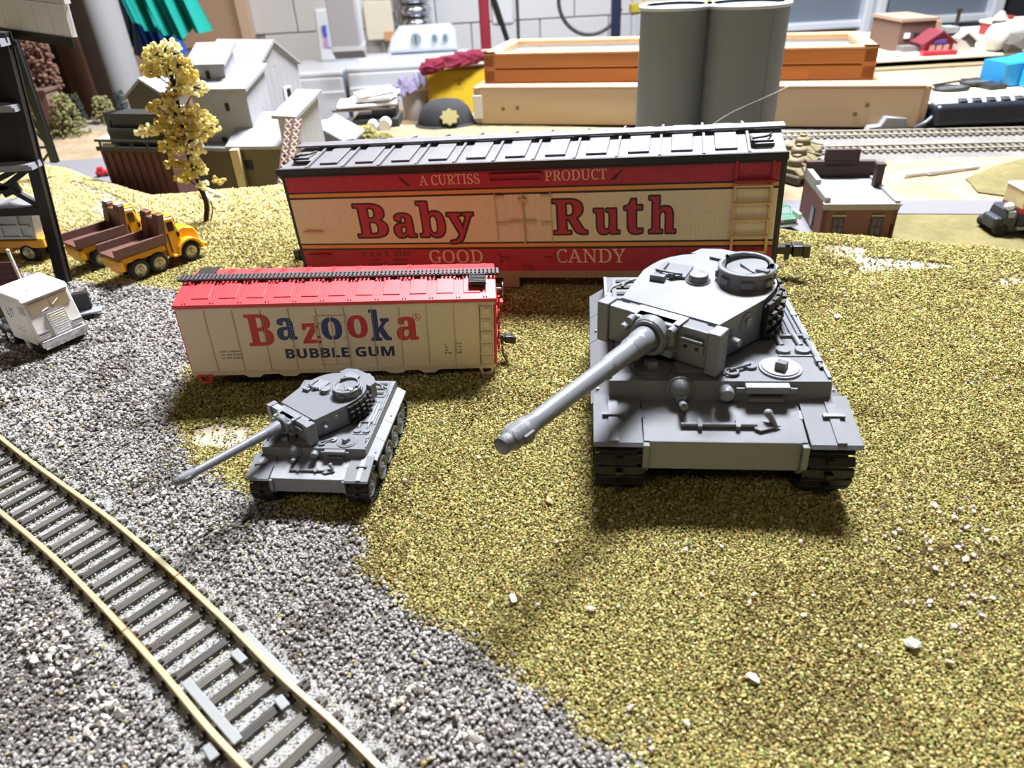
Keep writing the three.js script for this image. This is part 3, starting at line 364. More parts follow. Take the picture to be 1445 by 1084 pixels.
  obj('car_body', [bx(L - 0.002, H - 0.001, WD - 0.002, 0, H / 2, -WD / 2), ...[-1, 1].map((s) => rb(0.0022, H + 0.001, 0.004, 0.0005, s * (L / 2 + 0.0002), H / 2, -0.002)), bx(0.0015, H, WD - 0.004, L / 2, H / 2, -WD / 2), bx(0.0015, H, WD - 0.004, -L / 2, H / 2, -WD / 2)], blk, t);
  obj('side_wall', [setUV(bx(L - 0.001, H, 0.0016, 0, H / 2, -0.0008), -L / 2, L / 2, 0, H)], new THREE.MeshStandardMaterial({ map, roughness: 0.55, bumpMap: (() => { const b = boards.clone(); b.repeat.set(1.05, 1); b.needsUpdate = true; return b; })(), bumpScale: 0.00035 }), t);
  obj('side_sill', [rb(L - 0.001, 0.0035, 0.002, 0.0004, 0, -0.0012, -0.0005), rb(0.008, 0.0055, 0.002, 0.0005, -0.0055, -0.005, 0)], M(0x9a8468, 0.6), t);
  // doors with hinges and bars
  const dr = obj('door', [bx(0.0005, H * 0.46, 0.001, 0, H * 0.53, 0.0004), ...[-1, 1].map((s) => bx(0.0005, H * 0.46, 0.0006, s * 0.0128, H * 0.53, 0.0002))], seam, t); dr.position.x = 0.003;
  obj('hinge', [-1, 1].flatMap((s) => [0.48, 0.735].map((v) => rb(0.005, 0.0012, 0.001, 0.0003, s * 0.0108, H * v, 0.0004))), seam, dr);
  obj('door_bar', [rod([0, H * 0.3, 0.0011], [0, H * 0.76, 0.0011], 0.0004), rod([-0.008, H * 0.5, 0.0011], [0.006, H * 0.5, 0.0011], 0.0004), rb(0.004, 0.0016, 0.0014, 0.0004, 0, H * 0.7, 0.0008)], peach, dr);
  obj('lower_hinge', [-1, 1].flatMap((s) => [rb(0.005, 0.0012, 0.001, 0.0003, s * 0.011, H * 0.14, 0.0006), bx(0.0016, 0.004, 0.001, s * 0.0135, H * 0.14, 0.0006)]).concat([rb(0.005, 0.0016, 0.001, 0.0003, 0, H * 0.05, 0.0006)]), red, dr);
  obj('door_rail', [bx(0.0235, 0.0012, 0.0012, 0.0006, H * 0.93, 0.0006), bx(0.0235, 0.0008, 0.001, 0.0006, H * 0.875, 0.0005), bx(0.0008, 0.0034, 0.001, -0.011, H * 0.9, 0.0005), bx(0.0008, 0.0034, 0.001, 0.0122, H * 0.9, 0.0005)], red, t);
  // ladder and grab irons
  const la = obj('ladder', [-1, 1].map((s) => bx(0.0011, H * 0.6, 0.0012, L / 2 - 0.0105 + s * 0.0072, H * 0.5, 0.0012)), peach, t);
  for (let k = 0; k < 5; k++) obj('rung', rod([L / 2 - 0.0185, H * (0.2 + 0.145 * k), 0.0018], [L / 2 - 0.0028, H * (0.2 + 0.145 * k), 0.0018], 0.0006), peach, la);
  obj('ladder_top', [rod([L / 2 - 0.0185, H * 0.82, 0.0018], [L / 2 - 0.0025, H * 0.82, 0.0018], 0.0006), rod([L / 2 - 0.0185, H * 0.13, 0.0018], [L / 2 - 0.0025, H * 0.13, 0.0018], 0.0006), ...[-1, 1].map((s) => bx(0.0011, H * 0.19, 0.0012, L / 2 - 0.0105 + s * 0.0072, H * 0.9, 0.001)), bx(0.0011, H * 0.16, 0.0012, L / 2 - 0.0178, H * 0.1, 0.001)], red, t);
  obj('grab_iron', [rod([-L / 2 + 0.004, H * 0.43, 0.0012], [-L / 2 + 0.0145, H * 0.43, 0.0012], 0.0005)], peach, t); obj('grab_iron', [rod([-L / 2 + 0.004, H * 0.19, 0.0012], [-L / 2 + 0.0155, H * 0.19, 0.0012], 0.0005)], red, t);
  // roof
  const rise = 0.0034, sl = Math.atan2(rise, WD / 2), rl = Math.hypot(rise, WD / 2);
  obj('roof', [ext([[-WD / 2 - 0.001, 0], [WD / 2 + 0.001, 0], [WD / 2 + 0.001, 0.0016], [0, rise + 0.0016], [-WD / 2 - 0.001, 0.0016]].map(([a, b]) => [a, b]), L + 0.003, 0.0002).rotateY(Math.PI / 2).translate(0, H, -WD / 2)], roofM, t);
  obj('eave', [bx(L + 0.004, 0.003, 0.0018, 0, H + 0.001, 0.0012), bx(L + 0.003, 0.0007, 0.0012, 0, H - 0.0012, 0.0007)], blk, t);
  const onRoof = (x, d, up) => [x, H + 0.0016 + rise * (1 - d) + up, -WD / 2 + d * WD / 2];   // d: 0 at the ridge, 1 at the eave
  const NB = 11, bay = (L - 0.026) / NB;
  for (let k = 0; k <= NB; k++) { const x = -L / 2 + 0.013 + k * bay; obj('roof_rib', [-1, 1].map((s) => bx(0.0011, 0.0013, rl, 0, 0.0006, 0).rotateX(s * sl).translate(x, H + 0.0016 + rise / 2, -WD / 2 + s * WD / 4)), roofM, t);
    if (k < NB) for (const s of [-1, 1]) obj('roof_panel', rb(bay * 0.5, 0.0008, rl * 0.66, 0.0003, 0, 0.0006, 0, s * sl, 0, 0, 1).translate(x + bay / 2, H + 0.0016 + rise * 0.52, -WD / 2 + s * WD / 4 * 0.98), roofM, t); }
  for (const s of [-1, 1]) { const ht = obj('ice_hatch', [rb(0.0095, 0.0012, 0.012, 0.0004, 0, 0.001, 0, sl).translate(s * (L / 2 - 0.0075), H + 0.0016 + rise * 0.45, -WD / 4 * 0.95)], roofM, t); const p = onRoof(s * (L / 2 - 0.0075), 0.55, 0.0028); obj('hatch_bar', [tube([[p[0] - 0.004, p[1], p[2] + 0.004], [p[0] + 0.002, p[1], p[2] + 0.001], [p[0] + 0.004, p[1], p[2] - 0.004]], 0.0005, 10, 5), bx(0.008, 0.0008, 0.0012, p[0], p[1] - 0.001, p[2] + 0.0055), bx(0.0012, 0.0008, 0.0085, p[0] - 0.0042, p[1] - 0.001, p[2] + 0.001)], blk, ht); }
  const rw = part('running_board', t); for (let k = 0; k < 3; k++) obj('plank', rb(L + 0.006, 0.0009, 0.0026, 0.0002, 0, H + rise + 0.0032, -WD / 2 - 0.0028 + k * 0.0028, 0, 0, 0, 1), roofM, rw);
  obj('bracket', [...Array(NB + 1)].map((_, k) => bx(0.006, 0.0014, 0.0078, -L / 2 + 0.013 + k * bay, H + rise + 0.0022, -WD / 2)), blk, rw);
  for (const s of [-1, 1]) coupler(s, blackPlastic, t).position.set(s * (L / 2 + 0.001), -0.0005, -WD / 2);
  obj('end_ladder', [0, 1, 2, 3, 4].map((k) => rod([L / 2 + 0.0022, H * (0.15 + 0.17 * k), -0.006], [L / 2 + 0.0022, H * (0.15 + 0.17 * k), -0.018], 0.0006)).concat([-0.006, -0.018].map((z) => rod([L / 2 + 0.0022, 0, z], [L / 2 + 0.0022, H * 0.95, z], 0.0005))), blk, t);
  obj('underframe', [bx(L * 0.96, 0.004, WD * 0.35, 0, -0.002, -WD / 2), bx(0.03, 0.006, 0.012, 0.01, -0.005, -WD / 2)], dark, t);
  trucks(t, [-L * 0.34, L * 0.34], (x) => -Y0 - x * Math.tan(RO) + 0.0002, -WD / 2, 0.034, 0.0052, dark);
}
{ // small bubble gum refrigerator car
  const L = 0.115, H = 0.0286, WD = 0.03, Y0 = 0.0062, RO = -0.047, t = thing('boxcar', 'small tan bubble gum boxcar with bright red roof beside the gravel', 'boxcar', [-0.0633, Y0, -0.2356], 0);
  t.rotation.set(0.02, 0.024, RO, 'YXZ');
  const CW = 2048, CH = 510, X = (x) => CW * (x - (50 + (125 - 50) * 0.5)) / (1308 - 87), Y = (y, x) => CH * (y - (180 - 35 * (x - 50) / 1258)) / 263;
  const R0 = '#c32a33', BL = '#2b3773', TAN = '#dccbb4';
  const map = canvasTex(CW, CH, (c) => {
    c.fillStyle = TAN; c.fillRect(0, 0, CW, CH); speckle(c, CW, CH, 1600, ['#8d7458', '#e6d8c2', '#a08a70'], 6);
    const S = '700 @ serif'; [['B', 337, 440, 203, 322, R0], ['a', 452, 530, 216, 300, BL], ['z', 548, 620, 236, 312, R0], ['o', 626, 708, 214, 298, BL], ['o', 728, 808, 205, 291, R0], ['k', 815, 898, 183, 301, BL], ['a', 917, 1005, 210, 300, R0]].forEach(([ch, a, b, y0, y1, col]) => fitText(c, ch, X(a) + 4, X(b) - 4, Y(y0, a) + 4, Y(y1, b) - 4, S, col, col, 9));
    fitText(c, 'BUBBLE GUM', X(471), X(901), Y(333, 600), Y(366, 780), '700 @ sans-serif', '#242a4e', '#242a4e', 3);
    c.strokeStyle = R0; c.lineWidth = 4; c.beginPath(); c.arc(X(1002), Y(210, 1002), 25, 0, 7); c.stroke(); fitText(c, 'R', X(995), X(1009), Y(202, 1000), Y(217, 1000), S, R0);
    [['CAPY 98000', 215, 292, 343], ['LD LMT 97600', 219, 297, 356], ['LT WT 62400', 220, 299, 369]].forEach(([s, a, b, y]) => fitText(c, s, X(a), X(b), Y(y, a), Y(y + 8, a), '700 @ sans-serif', '#2a2422'));
    for (let k = 0; k < 4; k++) { fitText(c, ['L', 'XM', 'IW', 'RFR'][k], X(1104), X(1104 + [8, 13, 13, 28][k]), Y(312 + k * 12, 1104), Y(320 + k * 12, 1104), '700 @ sans-serif', '#2a2422'); fitText(c, ['45-6', '10-0', '9-2', '1060'][k], X(1144), X(1172), Y(310 + k * 12, 1144), Y(318 + k * 12, 1144), '700 @ sans-serif', '#2a2422'); }
  });
  const mat = new THREE.MeshStandardMaterial({ map, roughness: 0.5 }), tan = M(0xd8c6ae, 0.5), red = M(0xcf3a40, 0.42), blk = M(0x1d1c1d, 0.45);
  obj('car_body', [bx(L - 0.001, H - 0.0006, WD - 0.001, 0, H / 2, -WD / 2), ...[-1, 1].map((s) => rb(0.0012, H, WD - 0.0005, 0.0004, s * L / 2, H / 2, -WD / 2))], red, t);
  const rim = obj('side_frame', [bx(L, 0.0014, 0.0009, 0, H - 0.0007, 0.0002), bx(L, 0.001, 0.0009, 0, 0.0009, 0.0002)], tan, t);
  obj('backing', bx(L * 0.96, H - 0.001, 0.0006, -L * 0.02, H / 2, -0.0003), tan, t); const NP = 11, pw = L * 0.955 / NP, x0 = -L / 2;
  for (let k = 0; k < NP; k++) { obj('side_panel', setUV(rb(pw - 0.00025, H - 0.0022, 0.0008, 0.0002, x0 + pw * (k + 0.5), H / 2 + 0.0001, 0, 0, 0, 0, 1), x0, -x0, 0, H), mat, t); if (k) obj('rivet_row', [...Array(20)].map((_, r) => bx(0.0002, 0.0004, 0.0003, x0 + pw * k - 0.0005, 0.0022 + r * (H - 0.004) / 19.5, 0.0005)), tan, t); }
  obj('rivet_row', [...Array(110)].flatMap((_, r) => [bx(0.0004, 0.0003, 0.0003, x0 + 0.0006 + r * (L - 0.001) / 110, H - 0.0006, 0.0008), bx(0.0004, 0.0003, 0.0003, x0 + 0.0006 + r * (L - 0.001) / 110, 0.001, 0.0008)]), tan, rim);
  const dx0 = -0.003; obj('door', [bx(0.0003, H * 0.72, 0.0004, dx0, H * 0.47, 0.0006), ...[-1, 1].map((s) => bx(0.0003, H * 0.72, 0.0004, dx0 + s * 0.0057, H * 0.47, 0.0006)), ...[0.11, 0.83].map((v) => bx(0.0117, 0.0003, 0.0004, dx0, H * v, 0.0006)), ...[-1, 1].flatMap((s) => [0.2, 0.5, 0.72].map((v) => bx(0.002, 0.0005, 0.0004, dx0 + s * 0.0045, H * v, 0.0006)))], tan, t);
  const lad = obj('ladder', [bx(0.0052, H - 0.002, 0.0008, L / 2 - 0.0034, H / 2, 0), bx(0.0004, H - 0.002, 0.0006, L / 2 - 0.0062, H / 2, 0.0006), bx(0.0004, H - 0.002, 0.0006, L / 2 - 0.0008, H / 2, 0.0006)], tan, t);
  for (let k = 0; k < 5; k++) obj('rung', [rb(0.0042, 0.0036, 0.0009, 0.0004, L / 2 - 0.0034, H * (0.12 + 0.185 * k), 0.0006), rb(0.0026, 0.0022, 0.0006, 0.0003, L / 2 - 0.0034, H * (0.12 + 0.185 * k), 0.0011)], tan, lad);
  obj('side_sill', [ext([[-L / 2, 0.001], [L / 2, 0.001], [L / 2, -0.0004], [L * 0.31, -0.0004], [L * 0.295, -0.0018], [L * 0.26, -0.0018], [L * 0.24, -0.0004], [L * 0.2, -0.0004], [L * 0.185, -0.0016], [L * 0.15, -0.0016], [L * 0.13, -0.0004], [-L * 0.15, -0.0004], [-L * 0.165, -0.0016], [-L * 0.205, -0.0016], [-L * 0.22, -0.0004], [-L * 0.27, -0.0004], [-L * 0.285, -0.0016], [-L * 0.32, -0.0016], [-L * 0.335, -0.0004], [-L / 2, -0.0004]], 0.0009)], tan, t);
  obj('corner_step', [ext([[-0.003, 0], [0.003, 0], [0.002, -0.0038], [-0.002, -0.0038]], 0.001, 0, [[[-0.0018, -0.0008], [0.0018, -0.0008], [0.0012, -0.003], [-0.0012, -0.003]]]).translate(L / 2 - 0.0034, 0.0004, 0.0002)], tan, t);
  obj('corner_step', [ext([[-0.003, 0], [0.003, 0], [0.002, -0.0038], [-0.002, -0.0038]], 0.001, 0, [[[-0.0018, -0.0008], [0.0018, -0.0008], [0.0012, -0.003], [-0.0012, -0.003]]]).translate(-L / 2 + 0.0044, 0.0004, 0.0002)], red, t);
  const rise = 0.0026, sl = Math.atan2(rise, WD / 2), rl = Math.hypot(rise, WD / 2);
  obj('roof', ext([[-WD / 2 - 0.0008, -0.0006], [WD / 2 + 0.0008, -0.0006], [WD / 2 + 0.0008, 0.0009], [0, rise + 0.0009], [-WD / 2 - 0.0008, 0.0009]], L + 0.0014, 0.0003).rotateY(Math.PI / 2).translate(0, H, -WD / 2), red, t);
  for (let k = 0; k <= NP; k++) { const x = x0 + 0.0035 + k * (L - 0.007) / NP; obj('roof_rib', [-1, 1].flatMap((s) => [-1, 1].map((q) => bx(0.0004, 0.0006, rl, 0, 0.0003, 0).rotateX(s * sl).translate(x + q * 0.0005, H + 0.0009 + rise / 2, -WD / 2 + s * WD / 4))), red, t);
    if (k < NP) for (const s of [-1, 1]) obj('roof_panel', rb(0.0062, 0.0005, rl * 0.62, 0.0002, 0, 0.0002, 0, s * sl, 0, 0, 1).translate(x + 0.5 * (L - 0.007) / NP, H + 0.0009 + rise * 0.5, -WD / 2 + s * WD / 4), red, t); }
  const rw = obj('running_board', [-1, 0, 1].map((s) => bx(L + 0.004, 0.0006, 0.0005, 0, H + rise + 0.0017, -WD / 2 + s * 0.0021)).concat([...Array(14)].map((_, k) => bx(0.002, 0.0012, 0.004, x0 + 0.0045 + k * (L - 0.009) / 13, H + rise + 0.0009, -WD / 2))), blk, t);
  const slat = bx(0.0009, 0.0006, 0.0048), sm = M(0x454446, 0.5); for (let k = 0; k < 78; k++) { const m = new THREE.Mesh(slat, sm); m.name = 'slat'; m.position.set(x0 - 0.0015 + k * (L + 0.003) / 77, H + rise + 0.0021, -WD / 2); m.castShadow = true; rw.add(m); }
  obj('roof_step', [rb(0.0065, 0.0008, 0.0075, 0.0002, L / 2 - 0.0062, H + rise + 0.0014, -WD / 2 + 0.0062), ...[...Array(6)].map((_, k) => bx(0.006, 0.0006, 0.0006, L / 2 - 0.0062, H + rise + 0.002, -WD / 2 + 0.003 + k * 0.0013)), rb(0.004, 0.003, 0.003, 0.0004, L / 2 - 0.0062, H + rise - 0.0002, -WD / 2 + 0.0075)], blk, t);
  obj('roof_step', [rb(0.0065, 0.0008, 0.0075, 0.0002, -L / 2 + 0.0062, H + rise + 0.0014, -WD / 2 - 0.0062)], blk, t);
  { const c = coupler(1, blackPlastic, t); c.position.set(L / 2 - 0.002, 0.0062, -WD / 2 + 0.004); c.scale.setScalar(0.55); const d = coupler(-1, blackPlastic, t); d.position.set(-L / 2 + 0.004, 0.002, -WD / 2); d.scale.setScalar(0.55); }
  obj('brake_hose', tube([[L / 2 + 0.003, 0.003, -WD / 2 + 0.0045], [L / 2 + 0.0035, -0.0005, -WD / 2 + 0.006], [L / 2 + 0.006, -0.0035, -WD / 2 + 0.0075], [L / 2 + 0.0105, -0.0052, -WD / 2 + 0.009]], 0.00045, 16, 6), M(0x8d6f55, 0.5), t);
  obj('end_fittings', [rod([L / 2 + 0.0015, 0.004, -0.004], [L / 2 + 0.0015, H * 0.98, -0.004], 0.0005), rb(0.0026, 0.0016, 0.003, 0.0004, L / 2 + 0.002, H * 0.86, -0.006), ...[0.2, 0.35, 0.5, 0.65, 0.8].map((v) => rod([L / 2 + 0.0014, H * v, -0.0015], [L / 2 + 0.0014, H * v, -0.008], 0.00045)), ...[0.3, 0.6].map((v) => bx(0.001, 0.001, WD - 0.006, L / 2 + 0.0008, H * v, -WD / 2))], red, t);
  obj('brake_wheel', [torus(0.0024, 0.0003, L / 2 + 0.0034, H * 0.92, -WD / 2 + 0.001, 0, Math.PI / 2), rod([L / 2, H * 0.92, -WD / 2 + 0.001], [L / 2 + 0.0036, H * 0.92, -WD / 2 + 0.001], 0.0004)], steel, t);
  obj('underframe', [bx(L * 0.95, 0.0025, WD * 0.4, 0, -0.001, -WD / 2)], dark, t);
  trucks(t, [-L * 0.33, L * 0.36], (x) => -Y0 - x * Math.tan(RO) + 0.0001, -WD / 2, 0.018, 0.0036, dark);
}

// ---------------------------------------------------------------- left: toy trucks on turf and gravel
const yellow = M(0xe8a51c, 0.35), brownBed = M(0x6a463d, 0.5, 0, { bumpMap: fine, bumpScale: 0.0002 }), hubM = M(0xc9c4ae, 0.3, 0.7), glassDark = M(0x2a2a26, 0.15);
function wheelAt(t, x, y, z, r, w, nm = 'wheel') { const q = obj(nm, mv(lathe([[0, -w / 2], [r * 0.8, -w / 2], [r, -w * 0.3], [r, w * 0.3], [r * 0.82, w / 2], [r * 0.62, w / 2], [r * 0.6, w * 0.3], [0, w * 0.3]], 26), x, y, z, Math.PI / 2), rubber, t); obj('hub', [mv(lathe([[0, w * 0.32], [r * 0.2, w * 0.55], [r * 0.24, w * 0.36], [r * 0.46, w * 0.34], [r * 0.56, w * 0.5], [r * 0.6, w * 0.42], [r * 0.6, w * 0.2]], 22), x, y, z, Math.PI / 2), ...[...Array(6)].map((_, k) => cy(r * 0.05, r * 0.05, w * 0.2, x + r * 0.36 * Math.cos(k * 1.047), y + r * 0.36 * Math.sin(k * 1.047), z + w * 0.38, Math.PI / 2, 0, 0, 6))], hubM, q); return q; }
function quarryTruck(label) {
  const t = thing('dump_truck', label, 'toy truck', [0, 0, 0], 0, 'yellow toy dump trucks'), Wd = 0.62, r = 0.185;
  // cab, hood and mudguards: profile (x, y) swept across
  const prof = (pts, w, zc) => ext(pts, w, 0.025).translate(0, 0, zc);
  obj('chassis', [rb(1.5, 0.14, 0.3, 0.02, 0.42, 0.25, -Wd / 2), rb(0.9, 0.12, 0.5, 0.03, 0.12, 0.4, -Wd / 2), rb(0.09, 0.2, 0.6, 0.03, -0.3, 0.34, -Wd / 2), rb(0.05, 0.1, 0.1, 0.02, -0.33, 0.33, -0.06)], yellow, t);
  const cab = obj('cab', [prof([[0.6, 0.2], [0.6, 0.84], [0.66, 0.9], [0.84, 0.88], [0.9, 0.64], [0.92, 0.2]], 0.5, -Wd / 2), rb(0.26, 0.04, 0.46, 0.02, 0.74, 0.9, -Wd / 2)], yellow, t);
  obj('window', [bx(0.12, 0.17, 0.51, 0.76, 0.73, -Wd / 2), bx(0.03, 0.36, 0.515, 0.665, 0.44, -Wd / 2), bx(0.34, 0.15, 0.36, 0.735, 0.75, -Wd / 2)], glassDark, cab);
  obj('hood', [prof([[0.86, 0.26], [0.88, 0.62], [1.02, 0.64], [1.22, 0.57], [1.27, 0.46], [1.28, 0.26]], 0.36, -Wd / 2)], yellow, t);
  for (const s of [0, 1]) { const a = []; for (let k = 0; k <= 10; k++) { const an = Math.PI * (1 - k / 10); a.push([1 + 0.26 * Math.cos(an), 0.19 + 0.26 * Math.sin(an)]); } const b = []; for (let k = 10; k >= 0; k--) { const an = Math.PI * (1 - k / 10); b.push([1 + 0.21 * Math.cos(an), 0.19 + 0.21 * Math.sin(an)]); } obj('mudguard', [ext(a.concat(b), 0.16, 0.01).translate(0, 0, s ? -Wd + 0.08 : -0.08), rb(0.14, 0.05, 0.14, 0.02, 0.72, 0.2, s ? -Wd + 0.08 : -0.08)], yellow, t); }
  obj('bumper', [rb(0.06, 0.08, 0.6, 0.02, 1.31, 0.22, -Wd / 2)], yellow, t); obj('mirror', [rb(0.05, 0.1, 0.04, 0.01, 0.86, 0.56, -0.06)], blackPlastic, t);
  const bed = obj('bed', [rb(0.94, 0.05, Wd, 0.01, 0.11, 0.49, -Wd / 2), rb(0.94, 0.17, 0.045, 0.01, 0.11, 0.57, -0.02), rb(0.94, 0.17, 0.045, 0.01, 0.11, 0.57, -Wd + 0.02)], brownBed, t);
  obj('headboard', [rb(0.06, 0.46, Wd * 0.96, 0.01, 0.575, 0.7, -Wd / 2, 0, 0, 0), ext([[0.46, 0.47], [0.6, 0.47], [0.69, 1.0], [0.57, 1.0]], 0.2, 0.01).translate(0, 0, -0.11), ext([[0.46, 0.47], [0.6, 0.47], [0.69, 1.0], [0.57, 1.0]], 0.2, 0.01).translate(0, 0, -Wd + 0.11), ...[...Array(5)].map((_, k) => rod([0.5, 0.53, -Wd / 2 - 0.1 + k * 0.05], [0.42, 0.62, -Wd / 2 - 0.14 + k * 0.06], 0.008))], brownBed, bed);
  for (const x of [0, 0.36, 1]) for (const s of [0, 1]) { const w = wheelAt(t, x, r, s ? -Wd + 0.1 : -0.1, r, 0.17); if (s) { w.rotation.y = Math.PI; w.position.set(2 * x, 0, -2 * Wd + 0.2); } }
  return t;
}
const qt = quarryTruck('front yellow toy dump truck with brown bed, all three side wheels in view');
poseOn(qt, G(203, 395), G(280, 376.5), 0, 1); qt.rotation.y += 0.36; qt.scale.multiplyScalar(1.06); qt.translateZ(0.0016); qt.position.y = 0.0006;
const q2 = dup(qt, 'rear yellow toy dump truck with brown bed, half behind the other one'); { const p = G(149, 378.5), a = G(203, 395); q2.position.x += p.x - a.x; q2.position.z += p.z - a.z; }
obj('bed_cap', [-0.11, -0.51].map((z) => rb(0.13, 0.03, 0.15, 0.01, 0.63, 1.015, z)), M(0xd8d2c8, 0.5), q2).userData.label = 'whitish worn post tops';
{ // silver-bodied tipper at the left border
  const t = thing('tipper_truck', 'toy tipper with ribbed silver body on yellow frame at the left border', 'toy truck', [0, 0, 0]), gM = M(0xb4b6b8, 0.35, 0.6);
  poseOn(t, G(-20, 372), G(46, 371), 0, 1); const Wd = 0.62;
  obj('chassis', [rb(1.9, 0.16, Wd, 0.03, 0.4, 0.38, -Wd / 2), rb(0.12, 0.2, Wd, 0.03, 1.34, 0.4, -Wd / 2), rb(0.3, 0.2, Wd * 0.9, 0.02, 0.5, 0.3, -Wd / 2)], yellow, t); obj('skirt', rb(0.5, 0.22, 0.04, 0.01, 1.08, 0.3, -0.05), dark, t);
  const b = obj('body', [ext([[-0.6, 0.48], [1.28, 0.48], [1.38, 0.98], [1.15, 1.04], [-0.6, 1.04]], Wd, 0.02).translate(0, 0, -Wd / 2)], gM, t);
  for (let k = 0; k < 4; k++) obj('rib', [ext([[1.0 - k * 0.4, 0.5], [1.05 - k * 0.4, 0.5], [1.1 - k * 0.4, 1.0], [1.02 - k * 0.4, 1.0]], 0.04, 0.008).translate(0, 0, 0.01)], gM, b);
  obj('side_rail', [rb(1.9, 0.06, 0.05, 0.01, 0.36, 1.0, 0.01), rb(1.86, 0.05, 0.05, 0.01, 0.34, 0.76, 0.01), rb(1.8, 0.05, 0.05, 0.01, 0.32, 0.53, 0.01)], gM, b); obj('load_lip', ext([[-0.5, 1.0], [1.2, 1.0], [1.3, 1.12], [1.0, 1.2], [0.6, 1.12], [0.2, 1.22], [-0.4, 1.16]], Wd * 0.8, 0.03).translate(0, 0, -Wd / 2), gM, b);
  for (const x of [0, 1]) for (const s of [0, 1]) { const w = wheelAt(t, x, 0.2, s ? -Wd + 0.08 : -0.08, 0.2, 0.16); if (s) { w.rotation.y = Math.PI; w.position.set(2 * x, 0, -2 * Wd + 0.16); } }
}
{ // white cab-over tractor
  const t = thing('truck_cab', 'white toy cab-over lorry tractor with silver grille and blue initials on gravel', 'toy truck', [0, 0, 0]);
  const A = G(66, 504), B = G(127, 476); poseOn(t, A, B, 0, 1); const wm = M(0xe9e9e7, 0.28), D = 1.05;   // x across the front, z towards the viewer
  const logo = canvasTex(512, 512, (c) => { c.fillStyle = '#e9e9e7'; c.fillRect(0, 0, 512, 512); c.save(); c.transform(1, 0, -0.25, 1, 60, 0); fitText(c, 'LJT', 100, 250, 120, 250, '700 @ sans-serif', '#1c4f86'); c.restore(); c.fillStyle = '#444'; for (let k = 0; k < 14; k++) c.fillRect(196 + k * 9.6, 331 + (k % 3), 6, 11); for (let k = 0; k < 19; k++) c.fillRect(205 + k * 9.7, 361 + (k % 2), 6, 12); });
  const prof = [[0.0, 0.3], [0.03, 0.36], [0.0, 0.62], [-0.07, 1.12], [-0.1, 1.3], [-D, 1.34], [-D, 0.26], [-0.42, 0.26], [-0.4, 0.42], [-0.3, 0.5], [-0.16, 0.46], [-0.1, 0.3]];
  const cab = obj('cab', [extX(prof, 1, 0.02, 0.5)], wm, t);
  obj('roof', [extX([[-0.04, 1.27], [-0.12, 1.36], [-D - 0.02, 1.4], [-D - 0.02, 1.3]], 1.02, 0.02, 0.5), ...[0.26, 0.72].flatMap((x) => [bx(0.14, 0.012, 0.02, x, 1.385, -0.35), bx(0.02, 0.012, 0.06, x + 0.06, 1.385, -0.32)])], wm, cab);
  const door = obj('door', setUV(bx(0.012, 1.02, D - 0.1, 0, 0, 0).rotateY(0), 0, 1, 0, 1), new THREE.MeshStandardMaterial({ map: logo, roughness: 0.3 }), cab);
  { const g = door.geometry, p = g.attributes.position, uv = g.attributes.uv; for (let i = 0; i < p.count; i++) uv.setXY(i, (p.getZ(i) + (D - 0.1) / 2) / (D - 0.1), (p.getY(i) + 0.51) / 1.02); g.translate(-0.004, 0.0, 0); } door.position.set(-0.002, 0.78, -D / 2 - 0.06);
  const wn = obj('windscreen', [bx(0.4, 0.25, 0.02, 0.28, 1.06, -0.045, -0.13), bx(0.4, 0.25, 0.02, 0.72, 1.06, -0.045, -0.13)], M(0x9c8f74, 0.12), cab); obj('wiper', [rod([0.3, 0.96, -0.02], [0.44, 0.99, -0.025], 0.012), rod([0.56, 1.02, -0.03], [0.7, 1.1, -0.04], 0.012)], wm, wn);
  obj('side_window', [bx(0.012, 0.2, 0.2, -0.008, 1.07, -0.2)], M(0xb5a88c, 0.15), cab);
  const gr = obj('grille', [rb(0.4, 0.52, 0.07, 0.02, 0.52, 0.62, 0.02, -0.08)], chrome, t); for (let k = 0; k < 9; k++) obj('slat', rb(0.34, 0.02, 0.03, 0.006, 0.52, 0.42 + k * 0.05, 0.062 - k * 0.004), M(0xb9bcc0, 0.3, 0.9), gr);
  obj('bumper', [rb(1.04, 0.15, 0.14, 0.03, 0.5, 0.3, 0.04), rb(0.94, 0.09, 0.12, 0.02, 0.5, 0.2, 0.02)], chrome, t); for (const x of [0.13, 0.87]) obj('headlight', [rb(0.22, 0.11, 0.05, 0.02, x, 0.47, 0.03), rb(0.24, 0.03, 0.07, 0.01, x, 0.545, 0.02)], chrome, t);
  obj('step', [ext([[-0.02, 0.5], [0.14, 0.5], [0.14, 0.06], [0.02, 0.06]], 0.04, 0, [[[0.04, 0.4], [0.1, 0.4], [0.1, 0.34], [0.04, 0.34]], [[0.05, 0.26], [0.11, 0.26], [0.11, 0.18], [0.05, 0.18]]]).rotateY(Math.PI / 2).translate(-0.0, 0.02, -0.5)], wm, cab);
  obj('chassis', [bx(0.5, 0.14, 2.0, 0.5, 0.28, -1.1)], dark, t);
